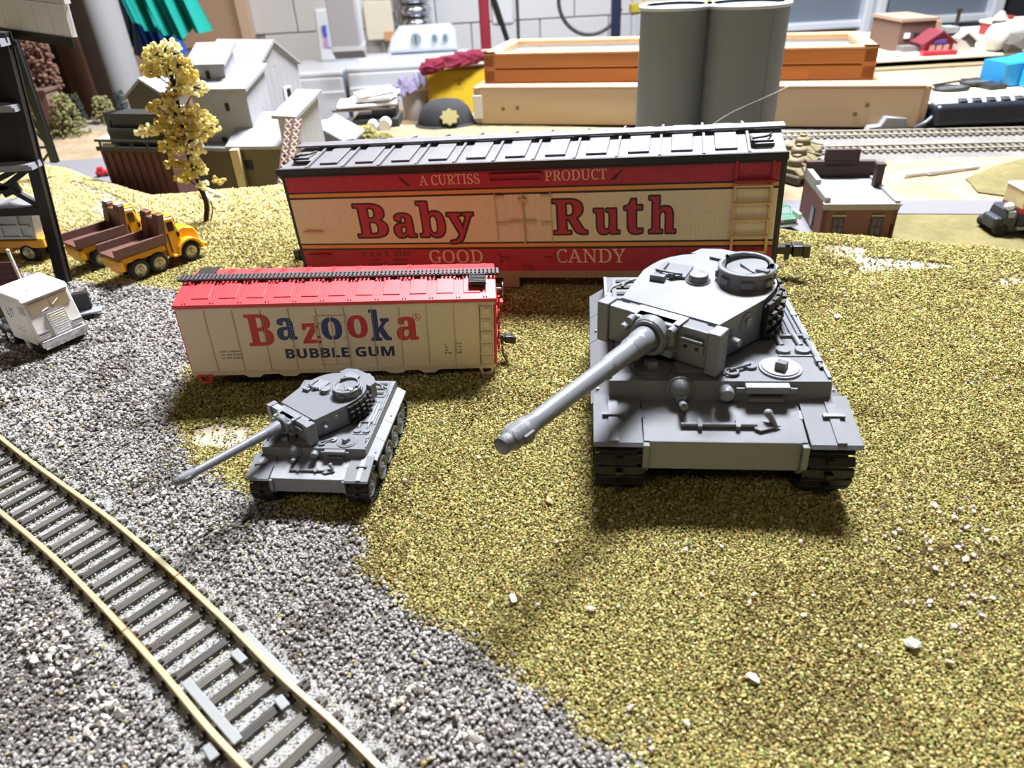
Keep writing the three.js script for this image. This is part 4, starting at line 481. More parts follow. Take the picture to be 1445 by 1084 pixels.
  for (const x of [0.08, 0.92]) { const w = obj('wheel', mv(lathe([[0, -0.09], [0.17, -0.09], [0.2, -0.04], [0.2, 0.04], [0.17, 0.09], [0, 0.07]], 22), x, 0.2, -0.26, 0, 0, Math.PI / 2), rubber, t); for (const z of [-1.25, -1.62]) { const v = obj('wheel', mv(lathe([[0, -0.09], [0.17, -0.09], [0.2, -0.04], [0.2, 0.04], [0.17, 0.09], [0.13, 0.09], [0.1, 0.02], [0, 0.02]], 22), x, 0.2, z, 0, 0, x < 0.5 ? Math.PI / 2 : -Math.PI / 2), rubber, t); obj('hub', mv(lathe([[0, 0.09], [0.05, 0.1], [0.06, 0.05], [0.11, 0.05], [0.13, 0.1], [0.13, 0.0]], 20), x, 0.2, z, 0, 0, x < 0.5 ? Math.PI / 2 : -Math.PI / 2), chrome, v); } }
  // stake-sided trailer behind it
  const s = thing('stake_trailer', 'dark red slatted stake trailer with pale posts behind the white lorry tractor', 'toy trailer', [0, 0, 0]); s.position.copy(V(0, 420, -0.33)).setY(0); s.scale.setScalar(t.scale.x); s.rotation.y = t.rotation.y;
  const P = V(37, 400, -0.325), Q = V(-25, 418, -0.325); const dz = P.clone().sub(Q); s.position.set(P.x, 0, P.z); s.rotation.y = Math.atan2(-dz.z, dz.x) - 0.05; const k = 1 / t.scale.x, top = V(24, 362, -0.325).y * k, yb = P.y * k;
  const rd = M(0x55303a, 0.6), pw = M(0xd9d4c8, 0.5); obj('bed', [rb(2.2, 0.12, 1.0, 0.02, -1.1, yb - 0.35, -0.5)], rd, s); for (let j = 0; j < 6; j++) obj('slat', rb(2.1, (top - yb + 0.3) / 7.2, 0.05, 0.01, -1.08, yb - 0.25 + (top - yb + 0.2) * j / 6, 0), rd, s);
  for (const x of [-0.06, -0.85, -1.7]) obj('post', [rb(0.06, top - yb + 0.5, 0.06, 0.01, x, (top + yb) / 2 - 0.1, 0.04), sp(0.045, x, top + 0.17, 0.04)], pw, s);
  obj('wheel', [-0.4, -0.8].map((x) => cy(0.2, 0.2, 0.2, x, 0.2, -0.1, Math.PI / 2)), rubber, s); obj('leg', [-0.2, -1.5].map((x) => bx(0.08, yb - 0.3, 0.08, x, (yb - 0.3) / 2, -0.4)), dark, s);
  const c = thing('hitch_plate', 'black block on a thin grey plate just right of the white lorry tractor', 'truck hitch', G(125, 452)); c.rotation.y = 0.35; c.scale.setScalar(0.75); obj('plate', rb(0.016, 0.0012, 0.009, 0.0003, 0.001, 0.0045, -0.004), M(0x8d9095, 0.5), c); obj('block', rb(0.009, 0.011, 0.005, 0.0006, -0.001, 0.011, -0.007), dark, c); obj('foot', bx(0.006, 0.004, 0.006, 0, 0.002, -0.004), dark, c);
}
{ // black steel trestle
  const t = thing('trestle_tower', 'black steel trestle with solid panels carrying a white deck house', 'model tower'), m = M(0x1d1d21, 0.45), edge2 = M(0x9a9da6, 0.4);
  const z0 = G(97, 400).z, z1 = -0.58, P = (x, y, z = z0) => V(x, y, z), foot = G(92, 400);
  const leg = (a, b, w, nm = 'leg') => obj(nm, [bar(a, b, w), bar(a.clone().add(V3(0, 0, w * 0.5)), b.clone().add(V3(0, 0, w * 0.5)), w * 1.25, w * 0.2), bar(a.clone().add(V3(0, 0, -w * 0.5)), b.clone().add(V3(0, 0, -w * 0.5)), w * 1.25, w * 0.2)], m, t);
  const topA = P(2, 45); leg(foot, topA, 0.0044);
  const lf = P(-150, 420), lt = P(-140, 60); leg(lf.setY(0), lt, 0.0068);
  obj('wall_panel', [faces([[P(-160, 155), P(-160, 240), P(52, 232), P(33, 150)], [P(-160, 155, z0 - 0.003), P(33, 150, z0 - 0.003), P(52, 232, z0 - 0.003), P(-160, 240, z0 - 0.003)].reverse()])], m, t); obj('wall_panel', [faces([[P(-160, 60), P(-160, 146), P(32, 143), P(12, 62)], [P(-160, 60, z0 - 0.003), P(12, 62, z0 - 0.003), P(32, 143, z0 - 0.003), P(-160, 146, z0 - 0.003)]])], m, t);
  for (const [a, b] of [[[-160, 154], [33, 149]], [[-160, 246], [56, 230]], [[-160, 62], [14, 58]]]) obj('cornice', [bar(P(...a).add(V3(0, 0, 0.003)), P(...b).add(V3(0, 0, 0.003)), 0.003, 0.009), bar(P(...a).add(V3(0, 0.001, 0.005)), P(...b).add(V3(0, 0.001, 0.005)), 0.001, 0.008)], edge2, t);
  obj('crossbeam', [bar(P(-160, 306), P(66, 298), 0.003), bar(P(-160, 300), P(66, 292), 0.001, 0.005)], m, t);
  for (const [a, b] of [[[-20, 285], [40, 238]], [[14, 266], [60, 292]], [[-60, 250], [14, 266]], [[-20, 262], [30, 236]]]) obj('brace', bar(P(...a), P(...b), 0.0026), m, t);
  obj('gusset', [bar(P(4, 272), P(26, 262), 0.005, 0.002)], m, t);
  // the far bent and its light bracing
  const Q = (x, y) => V(x, y, z1); leg(Q(78, 229), Q(14, 40), 0.004); leg(Q(-60, 232), Q(-60, 40), 0.0048);
  for (const [a, b] of [[[66, 205], [20, 118]], [[45, 180], [20, 118]], [[40, 175], [68, 205]], [[20, 130], [50, 140]], [[4, 60], [33, 92]], [[46, 208], [68, 208]], [[60, 228], [72, 212]], [[-60, 150], [45, 145]], [[-60, 60], [45, 145]]]) obj('brace', bar(Q(...a), Q(...b), 0.0016), m, t);
  for (const [a, b, w] of [[[14, 60], [8, 50], 0.004]]) obj('brace', bar(P(...a), Q(...b), w), m, t);
  const z2 = -0.46, c0 = V(102, 53, z2), c1 = V(97, 6, z2), hx = 0.34, h = c1.y - c0.y, hw = part('deck_house', t); hw.position.copy(c0); hw.rotation.set(0, -0.42, -0.1); hw.scale.z = 0.22;
  for (let k = 0; k < 26; k++) obj('wall_board', rb(hx / 26 - 0.0002, h, 0.004, 0.0004, -hx / 26 * (k + 0.5), h / 2, -0.002, 0, 0, 0, 1), M(0xe9ebf0, 0.6), hw);
  obj('side_wall', [bx(0.003, h, 0.012, -0.0015, h / 2, -0.01), bx(hx, h - 0.002, 0.008, -hx / 2, h / 2, -0.009), bx(hx + 0.004, 0.003, 0.018, -hx / 2, h + 0.002, -0.007)], M(0xe0e2e8, 0.6), hw); obj('sill_beam', bx(hx, 0.005, 0.006, -hx / 2, -0.0028, 0), m, hw);
}
{ // autumn tree
  const B = G(291, 313), t = thing('tree', 'spindly model tree with ragged yellow foliage on the crest of the rise', 'model tree', [B.x, 0, B.z]), z = B.z, at = (x, y, k = 0) => V(x, y, z + k).sub(t.position);
  const bark = M(0x2c231c, 0.9), trunk = [[291, 314], [291, 290], [284, 268], [272, 240], [262, 205], [255, 165], [246, 125], [238, 90], [232, 66]].map(([a, b]) => at(a, b));
  obj('trunk', [tube(trunk, 0.0011, 40, 6), tube([at(291, 314), at(291, 285), at(281, 262)], 0.0016, 12, 6), tube([at(297, 313), at(300, 296), at(297, 283)], 0.0004, 10, 5)], bark, t);
  const clumps = [[222, 78, 20, 16], [213, 100, 16, 12], [240, 66, 14, 10], [250, 92, 20, 14], [232, 98, 16, 12], [268, 108, 16, 10], [275, 125, 18, 12], [245, 132, 16, 10], [252, 118, 14, 10], [228, 152, 20, 12], [248, 160, 22, 14], [272, 162, 22, 14], [290, 170, 16, 10], [230, 178, 24, 12], [208, 186, 16, 9], [258, 186, 24, 14], [282, 190, 18, 12], [244, 206, 22, 12], [270, 212, 20, 12], [250, 230, 18, 10], [278, 236, 16, 12], [262, 250, 16, 9], [286, 262, 10, 7], [308, 255, 10, 5], [300, 178, 12, 8]];
  const lm = [0xf0e6a0, 0xe6d67c, 0xf6efc2, 0xd8c678].map((c) => new THREE.MeshPhysicalMaterial({ color: c, roughness: 1, transmission: 0.35, thickness: 0 }));
  const base = [0, 1, 2].map(() => { const g = new THREE.IcosahedronGeometry(1, 0), p = g.attributes.position; for (let i = 0; i < p.count; i++) p.setXYZ(i, p.getX(i) * rr(0.75, 1.25), p.getY(i) * rr(0.7, 1.1), p.getZ(i) * rr(0.75, 1.25)); g.computeVertexNormals(); return N(g); });
  clumps.forEach(([cx, cyy, rx, ry], i) => {
    const g = [], br = []; const c = at(cx, cyy), n = Math.round(rx * ry / 5);
    for (let k = 0; k < n; k++) { const a = rr(0, 6.28), q = Math.sqrt(rnd()), p = at(cx + q * Math.cos(a) * rx, cyy + q * Math.sin(a) * ry, rr(-0.008, 0.008)); g.push(base[k % 3].clone().scale(...[0, 0, 0].map(() => rr(0.0008, 0.0019))).rotateY(rr(0, 6)).rotateX(rr(0, 6)).translate(p.x, p.y, p.z)); if (k % 4 === 0) br.push(rod(c, p, 0.00025, 0.0002, 4)); }
    let best = trunk[0], bd = 9; for (const q of trunk) { const d = q.distanceTo(c) + (q.y > c.y ? 0.01 : 0); if (d < bd) { bd = d; best = q; } }
    const b = obj('branch', [rod(best, c, 0.0005, 0.0003, 5), ...br], bark, t); obj('foliage', g, lm[i % 4], b);
  });
}
{ // weathered grey mine buildings beyond the rise
  const wallG = M(0xa6a6ab, 0.85, 0, { bumpMap: grainTex(128, (u, v) => 0.5 + 0.35 * ((u * 40) % 1 < 0.15 ? -1 : 0) + 0.3 * (fbm(u * 20, v * 6) - 0.5)), bumpScale: 0.0006 }), wallD = M(0x5f5753, 0.85), roofG = M(0x9b9ca1, 0.7), baseM = M(0x6a6250, 0.9), win = M(0x15151a, 0.5);
  const t = thing('mine_building', 'weathered grey multi-roofed model mine with dark windows beyond the rise', 'model building');
  function vol(px, py, z, w, d, rh, ridge, wm, wins, nm, yaw = -0.35, ov = 0.003) {
    const K = V(px, py, z), h = K.y - LOW, q = part(nm, t); q.position.set(K.x, LOW, K.z); q.rotation.y = yaw;
    const wl = ridge === 'x' ? extX([[0, 0], [0, h], [-d / 2, h + rh], [-d, h], [-d, 0]], w, 0, -w / 2) : ridge === 'z' ? ext([[-w, 0], [0, 0], [0, h], [-w / 2, h + rh], [-w, h]], d).translate(0, 0, -d / 2) : extX([[0, 0], [0, h], [-d, h + rh], [-d, 0]], w, 0, -w / 2);
    obj('wall', uvScale(wl, 0.05), wm, q);
    const slab = ridge === 'x' ? [extX([[ov, h - ov * rh / d * 2], [ov, h + 0.002 - ov * rh / d * 2], [-d / 2, h + rh + 0.0025], [-d / 2, h + rh]], w + 2 * ov, 0, -w / 2), extX([[-d - ov, h - ov * rh / d * 2], [-d - ov, h + 0.002 - ov * rh / d * 2], [-d / 2, h + rh + 0.0025], [-d / 2, h + rh]], w + 2 * ov, 0, -w / 2)] : ridge === 'z' ? [-1, 1].map((s) => ext([[-w / 2, h + rh], [-w / 2, h + rh + 0.0025], [-w / 2 + s * (w / 2 + ov), h + 0.001 - ov * rh / w], [-w / 2 + s * (w / 2 + ov), h - 0.001 - ov * rh / w]], d + 2 * ov).translate(0, 0, -d / 2)) : [extX([[ov, h - ov * rh / d], [ov, h + 0.0025 - ov * rh / d], [-d - ov, h + rh + 0.0025], [-d - ov, h + rh]], w + 2 * ov, 0, -w / 2)];
    for (const g of slab) obj('roof', g, roofG, q);
    for (const [side, u, y, ww, hh] of wins) { const f = side === 'f' ? bx(ww, hh, 0.0016, -w * u, h * y, 0.0004) : bx(0.0016, hh, ww, 0.0004, h * y, -d * u); obj('window', f, win, q); }
    return q;
  }
  vol(361.5, 100, -0.66, 0.062, 0.05, 0.019, 'x', wallD, [], 'tall_hall', -0.5);
  const gable = t.children[0]; { const K = V(361.5, 100, -0.66), h = K.y - LOW; obj('gable_wall', uvScale(extX([[0, 0.001], [0, h], [-0.025, h + 0.0188], [-0.05, h], [-0.05, 0.001]], 0.0012, 0, 0.0005), 0.05), wallG, gable); const wf = obj('window', [bx(0.001, 0.013, 0.009, 0.0014, h * 0.76, -0.03)], M(0xcfcfd2, 0.6), gable); obj('pane', bx(0.001, 0.009, 0.004, 0.002, h * 0.76, -0.0315), win, wf); }
  vol(345, 127, -0.615, 0.05, 0.035, 0.012, 'shed', wallG, [['f', 0.38, 0.86, 0.003, 0.006], ['f', 0.58, 0.56, 0.004, 0.007]], 'middle_hall', -0.25);
  vol(314, 91, -0.635, 0.03, 0.02, 0.012, 'shed', wallG, [['f', 0.5, 0.93, 0.003, 0.006]], 'roof_house', -0.2);
  vol(230, 134, -0.65, 0.03, 0.05, 0.012, 'z', wallD, [['f', 0.4, 0.8, 0.005, 0.008]], 'left_wing', 0.05);
  vol(322, 212, -0.605, 0.03, 0.02, 0.001, 'shed', baseM, [], 'stone_base', -0.3);
  vol(398, 207, -0.59, 0.045, 0.035, 0.017, 'shed', baseM, [['f', 0.72, 0.72, 0.006, 0.007], ['f', 0.35, 0.2, 0.006, 0.006]], 'lower_shed', -0.2);
  obj('pier', rb(0.007, V(330, 208, -0.598).y - LOW, 0.006, 0.0006, V(330, 208, -0.592).x, (V(330, 208, -0.598).y + LOW) / 2, -0.592), M(0xc3b48c, 0.8), t);
  vol(417, 166, -0.575, 0.018, 0.03, 0.012, 'shed', wallG, [], 'conveyor_house', -0.45);
  vol(489, 202, -0.66, 0.045, 0.05, 0.013, 'z', M(0x75757a, 0.85), [], 'far_shed', -0.1);
  const cv = obj('conveyor', [[408, 168, 397, 262], [421, 168, 408, 250]].flatMap(([a, b, c, d]) => [bar(V(a - 5, b, -0.566), V(c - 5, d, -0.545), 0.0012), bar(V(a + 5, b, -0.566), V(c + 5, d, -0.545), 0.0012)]), M(0x8b6f6c, 0.7), t);
  for (const [a, b, c, d] of [[408, 168, 397, 262], [421, 168, 408, 250]]) for (let k = 0; k < 9; k++) { const A = k / 9, B = (k + 1) / 9, L = (u, s) => V(a + (c - a) * u + s * 5, b + (d - b) * u, -0.566 + 0.021 * u); obj('lattice_bar', [bar(L(A, -1), L(B, 1), 0.0009), bar(L(A, 1), L(B, -1), 0.0009)], M(0xc9b8b4, 0.7), cv); }
  // dark red gondola with a black load deck, half behind the rise
  const gz = -0.55, C = V(236, 212, gz), g = thing('ore_car', 'brownish red ribbed ore car with black deck behind the rise, beside the tree', 'model wagon', [C.x, LOW, gz], -0.3), hh = C.y - LOW, rm = M(0x50302f, 0.9);
  obj('car_body', [bx(0.062, hh - 0.016, 0.026, -0.031, (hh + 0.012) / 2, -0.013)], rm, g); for (let k = 0; k < 9; k++) obj('rib', rb(0.0016, hh - 0.018, 0.002, 0.0003, -0.003 - k * 0.007, (hh + 0.012) / 2, 0.0008), rm, g);
  obj('top_rail', [bx(0.066, 0.003, 0.0025, -0.031, hh, 0), bx(0.066, 0.0015, 0.0015, -0.031, hh + 0.006, 0), ...[0, 1, 2, 3, 4].map((k) => bx(0.0012, 0.008, 0.0012, -0.002 - k * 0.0145, hh + 0.002, 0))], dark, g);
  obj('deck', [bx(0.052, 0.012, 0.02, -0.031, hh + 0.007, -0.018), bx(0.05, 0.012, 0.018, -0.03, hh + 0.017, -0.022), bx(0.004, 0.024, 0.01, -0.059, hh + 0.012, -0.018)], M(0x232429, 0.5), g); obj('truck_frame', [bx(0.05, 0.012, 0.018, -0.031, 0.006, -0.013)], dark, g);
  const wc = V(175, 194, -0.66), wv = thing('white_wagon', 'small white-roofed wagon standing just behind the ore car', 'model wagon', [wc.x, LOW, -0.66], -0.2); obj('wagon_body', bx(0.032, wc.y - LOW, 0.02, 0, (wc.y - LOW) / 2, 0), M(0x6f7076, 0.6), wv); obj('roof', rb(0.035, 0.005, 0.024, 0.002, 0, wc.y - LOW, 0), M(0xeeece6, 0.6), wv);
  const rc = G(147, 251, LOW), rt = thing('red_car', 'tiny red and white model car just left of the ore car', 'model car', [rc.x, LOW + 0.0016, rc.z], 0.3); obj('body', [rb(0.012, 0.005, 0.006, 0.0015, 0, 0.0035, 0), rb(0.006, 0.004, 0.0055, 0.0012, -0.001, 0.0075, 0)], M(0xc32431, 0.35), rt); obj('wheel', [-0.0035, 0.0035].flatMap((x) => [-1, 1].map((s) => cy(0.0016, 0.0016, 0.001, x, 0.0016, s * 0.003, Math.PI / 2))), rubber, rt); obj('front', rb(0.003, 0.003, 0.005, 0.0006, 0.0055, 0.0035, 0), white, rt);
  const cb = V(303, 270, -0.5), cg = thing('crossing_gate', 'small white lattice gate lying at the foot of the mine behind the tree', 'model gate', [cb.x, cb.y - 0.004, -0.5]); obj('frame', [bar([-0.008, 0.008, 0], [0.008, 0, 0.004], 0.0016), bar([-0.008, 0.003, 0.004], [0.008, -0.003, 0.008], 0.0016), bar([-0.008, 0.008, 0], [-0.008, 0.003, 0.004], 0.0012), bar([0.008, 0, 0.004], [0.008, -0.004, 0.008], 0.0012)], white, cg); obj('slat', [...Array(5)].map((_, k) => bar([-0.006 + k * 0.003, 0.007 - k * 0.0015, 0.0005], [-0.004 + k * 0.003, 0.0015 - k * 0.0012, 0.005], 0.0008)), white, cg); obj('post', [bx(0.0015, 0.03, 0.0015, -0.007, -0.011, 0.001), bx(0.0015, 0.03, 0.0015, 0.007, -0.016, 0.005)], white, cg);
}

// ---------------------------------------------------------------- lower layout beyond the rise
{
  const slab = (name, px, y, m) => { const c = px.map(([a, b]) => G(a, b, LOW)), p = []; c.forEach((q, i) => { const r = c[(i + 1) % c.length], n = Math.max(1, Math.min(14, Math.round(q.distanceTo(r) / 0.012))), k = /road/.test(name) ? 0 : 0.3 / n; for (let j = 0; j < n; j++) { const s = q.clone().lerp(r, j / n), dx = r.z - q.z, dz = q.x - r.x, o = k * (fbm(s.x * 60, s.z * 60, 2) - 0.5); p.push(V3(s.x + dx * o, 0, s.z + dz * o)); } }); const g = ext(p.map((q) => [q.x, -q.z]), 0.0016).rotateX(-Math.PI / 2).translate(0, LOW + y - 0.0008, 0); const o = obj(name, uvScale(g, 0.1), m); o.userData.kind = 'structure'; return o; };
  const sand = mapOf([0.52, 0.45, 0.35], [0.66, 0.59, 0.48], (u, v) => fbm(u * 9, v * 9, 3), 128), turfT = mapOf([0.34, 0.32, 0.19], [0.52, 0.48, 0.31], (u, v) => 0.6 * fbm(u * 12, v * 12, 3) + 0.4 * hash(u * 128 | 0, v * 128 | 0), 128), gravT = mapOf([0.34, 0.33, 0.32], [0.54, 0.53, 0.52], (u, v) => 0.4 * fbm(u * 8, v * 8) + 0.6 * hash(u * 128 | 0, v * 128 | 0), 128);
  slab('ground_ballast', [[380, 205], [420, 186], [900, 186], [1480, 172], [1700, 190], [1700, 215], [1250, 234], [1080, 250], [700, 250]], 0.0006, M(0xffffff, 0.95, 0, { map: gravT }));
  slab('ground_sand', [[1060, 300], [1085, 262], [1180, 236], [1260, 228], [1460, 221], [1700, 222], [1700, 300], [1300, 305]], 0.0011, M(0xffffff, 0.95, 0, { map: sand }));
  slab('road', [[900, 288], [1100, 285], [1424, 285], [1700, 284], [1700, 306], [1424, 305], [1180, 304], [1160, 345], [1000, 350], [900, 340]], 0.0016, M(0x6c6c70, 0.8, 0, { bumpMap: fine, bumpScale: 0.0003 }));
  slab('lawn_strip', [[1150, 306], [1424, 306], [1700, 306], [1700, 372], [1200, 352], [1140, 345]], 0.0019, M(0xffffff, 0.95, 0, { map: turfT, bumpMap: fine, bumpScale: 0.0006 }));
  slab('lawn_bank', [[1362, 256], [1395, 240], [1440, 228], [1700, 226], [1700, 283], [1440, 284], [1380, 275]], 0.0024, M(0xffffff, 0.95, 0, { map: turfT, bumpMap: fine, bumpScale: 0.0006 }));
  slab('ground_sand_bank', [[-200, 236], [-200, 196], [40, 186], [190, 186], [300, 210], [300, 240], [150, 246]], 0.001, M(0xffffff, 0.95, 0, { map: sand }));
  slab('road_left', [[-200, 250], [40, 232], [155, 224], [240, 235], [250, 290], [-200, 290]], 0.0016, M(0x747479, 0.85));
  slab('lawn_back', [[440, 200], [470, 178], [680, 178], [900, 183], [900, 192], [640, 197], [480, 206]], 0.0016, M(0xffffff, 0.95, 0, { map: mapOf([0.42, 0.39, 0.29], [0.6, 0.56, 0.45], (u, v) => fbm(u * 14, v * 14, 3)) }));
  // two distant tracks
  const tieM = M(0x6f6a5e, 0.9), railM = M(0x9a9486, 0.5, 0.5);
  for (const [y0, y1, label] of [[192, 184, 'far pale model track close to the cream boxes'], [214, 205, 'nearer of the two pale distant model tracks, above the sand']]) {
    const t = thing('railway_track', label, 'railway track'), A = G(900, y0 + 6, LOW).setY(LOW + 0.003), B = G(1620, y1, LOW).setY(LOW + 0.003), d = B.clone().sub(A), L = d.length(); d.normalize();
    const s = V3(-d.z, 0, d.x); for (const k of [-1, 1]) obj('rail', bar(A.clone().addScaledVector(s, k * 0.0083), B.clone().addScaledVector(s, k * 0.0083), 0.0014, 0.0022), railM, t);
    const g = bx(0.0026, 0.0016, 0.028), n = Math.round(L / 0.0064); for (let i = 0; i < n; i++) { const m = new THREE.Mesh(g, tieM); m.name = 'tie'; const p = A.clone().addScaledVector(d, (i + 0.5) * L / n); m.position.set(p.x, LOW + 0.0018, p.z); m.rotation.y = Math.atan2(-d.z, d.x); m.castShadow = m.receiveShadow = true; t.add(m); }
  }
  // brick house with a stepped false front
  const zf = G(1210, 343, LOW).z, y0 = LOW, xl = V(1162, 318, zf).x, xr = V(1259, 318, zf).x, h = V(1215, 289, zf).y - LOW, w = xr - xl, dp = 0.062;
  const b = thing('brick_house', 'brown brick flat-roofed model house with stepped false front, behind the large tank', 'model building', [xr, LOW, zf + 0.003], -0.16);
  const br = M(0x6e4a40, 0.85, 0, { bumpMap: grainTex(128, (u, v) => { const r = Math.floor(v * 32), k = (u * 16 + (r % 2) * 0.5) % 1, j = (v * 32) % 1; return k < 0.1 || j < 0.18 ? 0.2 : 0.8; }), bumpScale: 0.0002 }), trim = M(0x8f8b80, 0.7), rf = M(0x94969c, 0.7), wn = M(0x2d2a30, 0.2), dk = M(0x43302f, 0.8);
  obj('wall', [bx(w, h * 0.86, 0.003, -w / 2, h * 0.43, -0.0015), bx(0.003, h, dp, -w + 0.0015, h / 2, -dp / 2), bx(0.003, h, dp, -0.0015, h / 2, -dp / 2), bx(w, h, 0.003, -w / 2, h / 2, -dp + 0.0015)].map((g) => uvScale(g, 0.05)), br, b);
  obj('cornice', [rb(w + 0.001, h * 0.14, 0.004, 0.0006, -w / 2, h * 0.93, -0.0012), bx(w + 0.002, 0.0012, 0.005, -w / 2, h, -0.001)], trim, b); obj('roof', bx(w - 0.005, 0.002, dp - 0.005, -w / 2, h * 0.97, -dp / 2), rf, b);
  obj('parapet', [bx(0.0035, 0.004, dp * 0.45, -w + 0.0017, h + 0.002, -dp * 0.25), bx(0.0035, 0.0075, dp * 0.5, -w + 0.0017, h + 0.0035, -dp * 0.75), bx(0.003, 0.0025, dp, -0.0015, h + 0.001, -dp / 2)], M(0x9d9c98, 0.7), b);
  obj('false_front', [bx(w, 0.012, 0.004, -w / 2, h + 0.005, -dp), bx(w * 0.5, 0.012, 0.004, -w / 2, h + 0.014, -dp), bx(w + 0.001, 0.0012, 0.005, -w / 2, h + 0.0112, -dp)], dk, b); obj('chimney', [bx(0.005, 0.02, 0.006, -0.004, h + 0.005, -dp * 0.62), bx(0.006, 0.0015, 0.007, -0.004, h + 0.0155, -dp * 0.62)], dk, b);
  for (const x of [-w * 0.78, -w * 0.26]) { const q = obj('window', [bx(0.0075, 0.0135, 0.001, x, h * 0.44, 0.0003)], dk, b); obj('pane', [-1, 1].flatMap((s) => [-1, 1].map((k) => bx(0.0026, 0.0052, 0.001, x + s * 0.0016, h * 0.44 + k * 0.0031, 0.0006))), wn, q); obj('lintel', rb(0.0085, 0.0014, 0.0014, 0.0003, x, h * 0.44 + 0.0075, 0.0006), trim, q); }
  obj('side_window', [bx(0.001, 0.013, 0.008, -w - 0.0003, h * 0.4, -dp * 0.4)], wn, b);
  // delivery lorry at the right border
  const tp = G(1428, 337, LOW), lt = thing('delivery_lorry', 'tiny delivery lorry with white roof over cream, red and navy sides at the right border', 'model lorry', [tp.x, LOW + 0.002, tp.z], -0.06), navy = M(0x2b2d48, 0.5);
  const sideMap = canvasTex(512, 256, (c) => { c.fillStyle = '#d9c493'; c.fillRect(0, 0, 512, 256); c.fillStyle = '#b8303a'; c.fillRect(0, 120, 512, 36); c.fillStyle = '#26283f'; c.fillRect(0, 156, 512, 100); c.fillStyle = '#2f2a2e'; for (let k = 0; k < 9; k++) { c.fillRect(60 + k * 34, 50, 9, 34); c.fillRect(60 + k * 34, 50 + (k % 3) * 12, 22, 9); } });
  const bw = 0.05, bh = 0.0235, bd = 0.022, y1 = 0.0055; obj('body', [setUV(bx(bw, bh, bd, bw / 2, y1 + bh / 2, -bd / 2), 0, bw, y1, y1 + bh)], new THREE.MeshStandardMaterial({ map: sideMap, roughness: 0.5 }), lt); obj('roof', rb(bw + 0.001, 0.0016, bd + 0.001, 0.0006, bw / 2, y1 + bh, -bd / 2), M(0xe9eaec, 0.5), lt); obj('kick_rail', [bx(bw, 0.002, 0.003, bw / 2, y1, 0.0005), bx(0.0012, bh, 0.001, bw * 0.45, y1 + bh / 2, 0.0004)], M(0x8e939c, 0.5), lt);
  obj('cab', [extX([[0, 0.004], [0, 0.013], [-0.003, 0.018], [-0.016, 0.018], [-0.018, 0.013], [-0.018, 0.004]], 0.009, 0.0008, -0.005), rb(0.006, 0.008, 0.016, 0.002, -0.011, 0.008, -0.009)], M(0x32373f, 0.45), lt); obj('cab_roof', sp(0.003, -0.006, 0.0185, -0.004, 10), white, lt); obj('cab_window', bx(0.004, 0.004, 0.0185, -0.005, 0.0145, -0.009), M(0x9aa3ad, 0.2), lt);
  obj('wheel', [-0.009, 0.012, 0.036].flatMap((x) => [0, 1].map((s) => cy(0.0042, 0.0042, 0.004, x, 0.0042, s ? -bd + 0.002 : -0.002, Math.PI / 2))), rubber, lt); obj('frame', bx(0.058, 0.003, 0.012, 0.016, 0.005, -0.011), navy, lt);
  // green car by the house
  const cp = G(1112, 329, LOW), car = thing('green_car', 'small pale green model car on the grey road beside the brick house', 'model car', [cp.x - 0.001, LOW + 0.0024, cp.z], 0.12), gm = M(0x4f7565, 0.3);
  obj('body', [extX([[0, 0.002], [0, 0.0075], [-0.003, 0.0088], [-0.009, 0.009], [-0.03, 0.0085], [-0.034, 0.006], [-0.034, 0.002]], 0.0135, 0.001)], gm, car); obj('cabin', extX([[-0.007, 0.0085], [-0.0105, 0.0135], [-0.019, 0.0135], [-0.024, 0.0085]], 0.0115, 0.001), gm, car); obj('rear_window', [faces([[[-0.005, 0.0092, -0.0072], [0.005, 0.0092, -0.0072], [0.0045, 0.0132, -0.0102], [-0.0045, 0.0132, -0.0102]]]), bx(0.0117, 0.0028, 0.008, 0, 0.0113, -0.0148)], M(0x9db5ae, 0.2), car); obj('bumper', rb(0.0138, 0.002, 0.0014, 0.0006, 0, 0.0035, 0.0006), chrome, car); obj('tail_light', [-1, 1].map((s) => rb(0.002, 0.0014, 0.001, 0.0004, s * 0.005, 0.006, 0.0003)), M(0x8c3a34, 0.4), car); obj('wheel', [-0.007, -0.026].flatMap((z) => [-1, 1].map((s) => cy(0.0032, 0.0032, 0.002, s * 0.006, 0.0032, z, 0, 0, Math.PI / 2))), rubber, car); obj('wing', rb(0.002, 0.0045, 0.011, 0.0009, 0.0072, 0.0095, -0.003), M(0xb9d6cb, 0.3), car);
  // three small tan armoured vehicles
  const am = M(0x6e6548, 0.7), a1 = thing('armoured_vehicle', 'tan model armoured vehicle, nearest of the tan row behind the brick house', 'model vehicle', [0, 0, 0], 0, 'tan armoured vehicles by the far tracks');
  obj('hull', extX([[0, 0.004], [0.001, 0.0075], [-0.005, 0.0105], [-0.024, 0.0105], [-0.026, 0.004]], 0.0165, 0.0008), am, a1); obj('turret', [lathe([[0, 0.01], [0.006, 0.0105], [0.0058, 0.0145], [0.004, 0.016], [0, 0.016]], 14).translate(0, 0, -0.012), bx(0.005, 0.002, 0.004, 0.002, 0.0165, -0.013)], am, a1); obj('gun', rod([0, 0.013, -0.007], [-0.006, 0.0135, 0.006], 0.0007), am, a1); for (const s of [-1, 1]) obj('track', rb(0.004, 0.0065, 0.027, 0.003, s * 0.0085, 0.0034, -0.0125), M(0x4a4436, 0.8), a1);
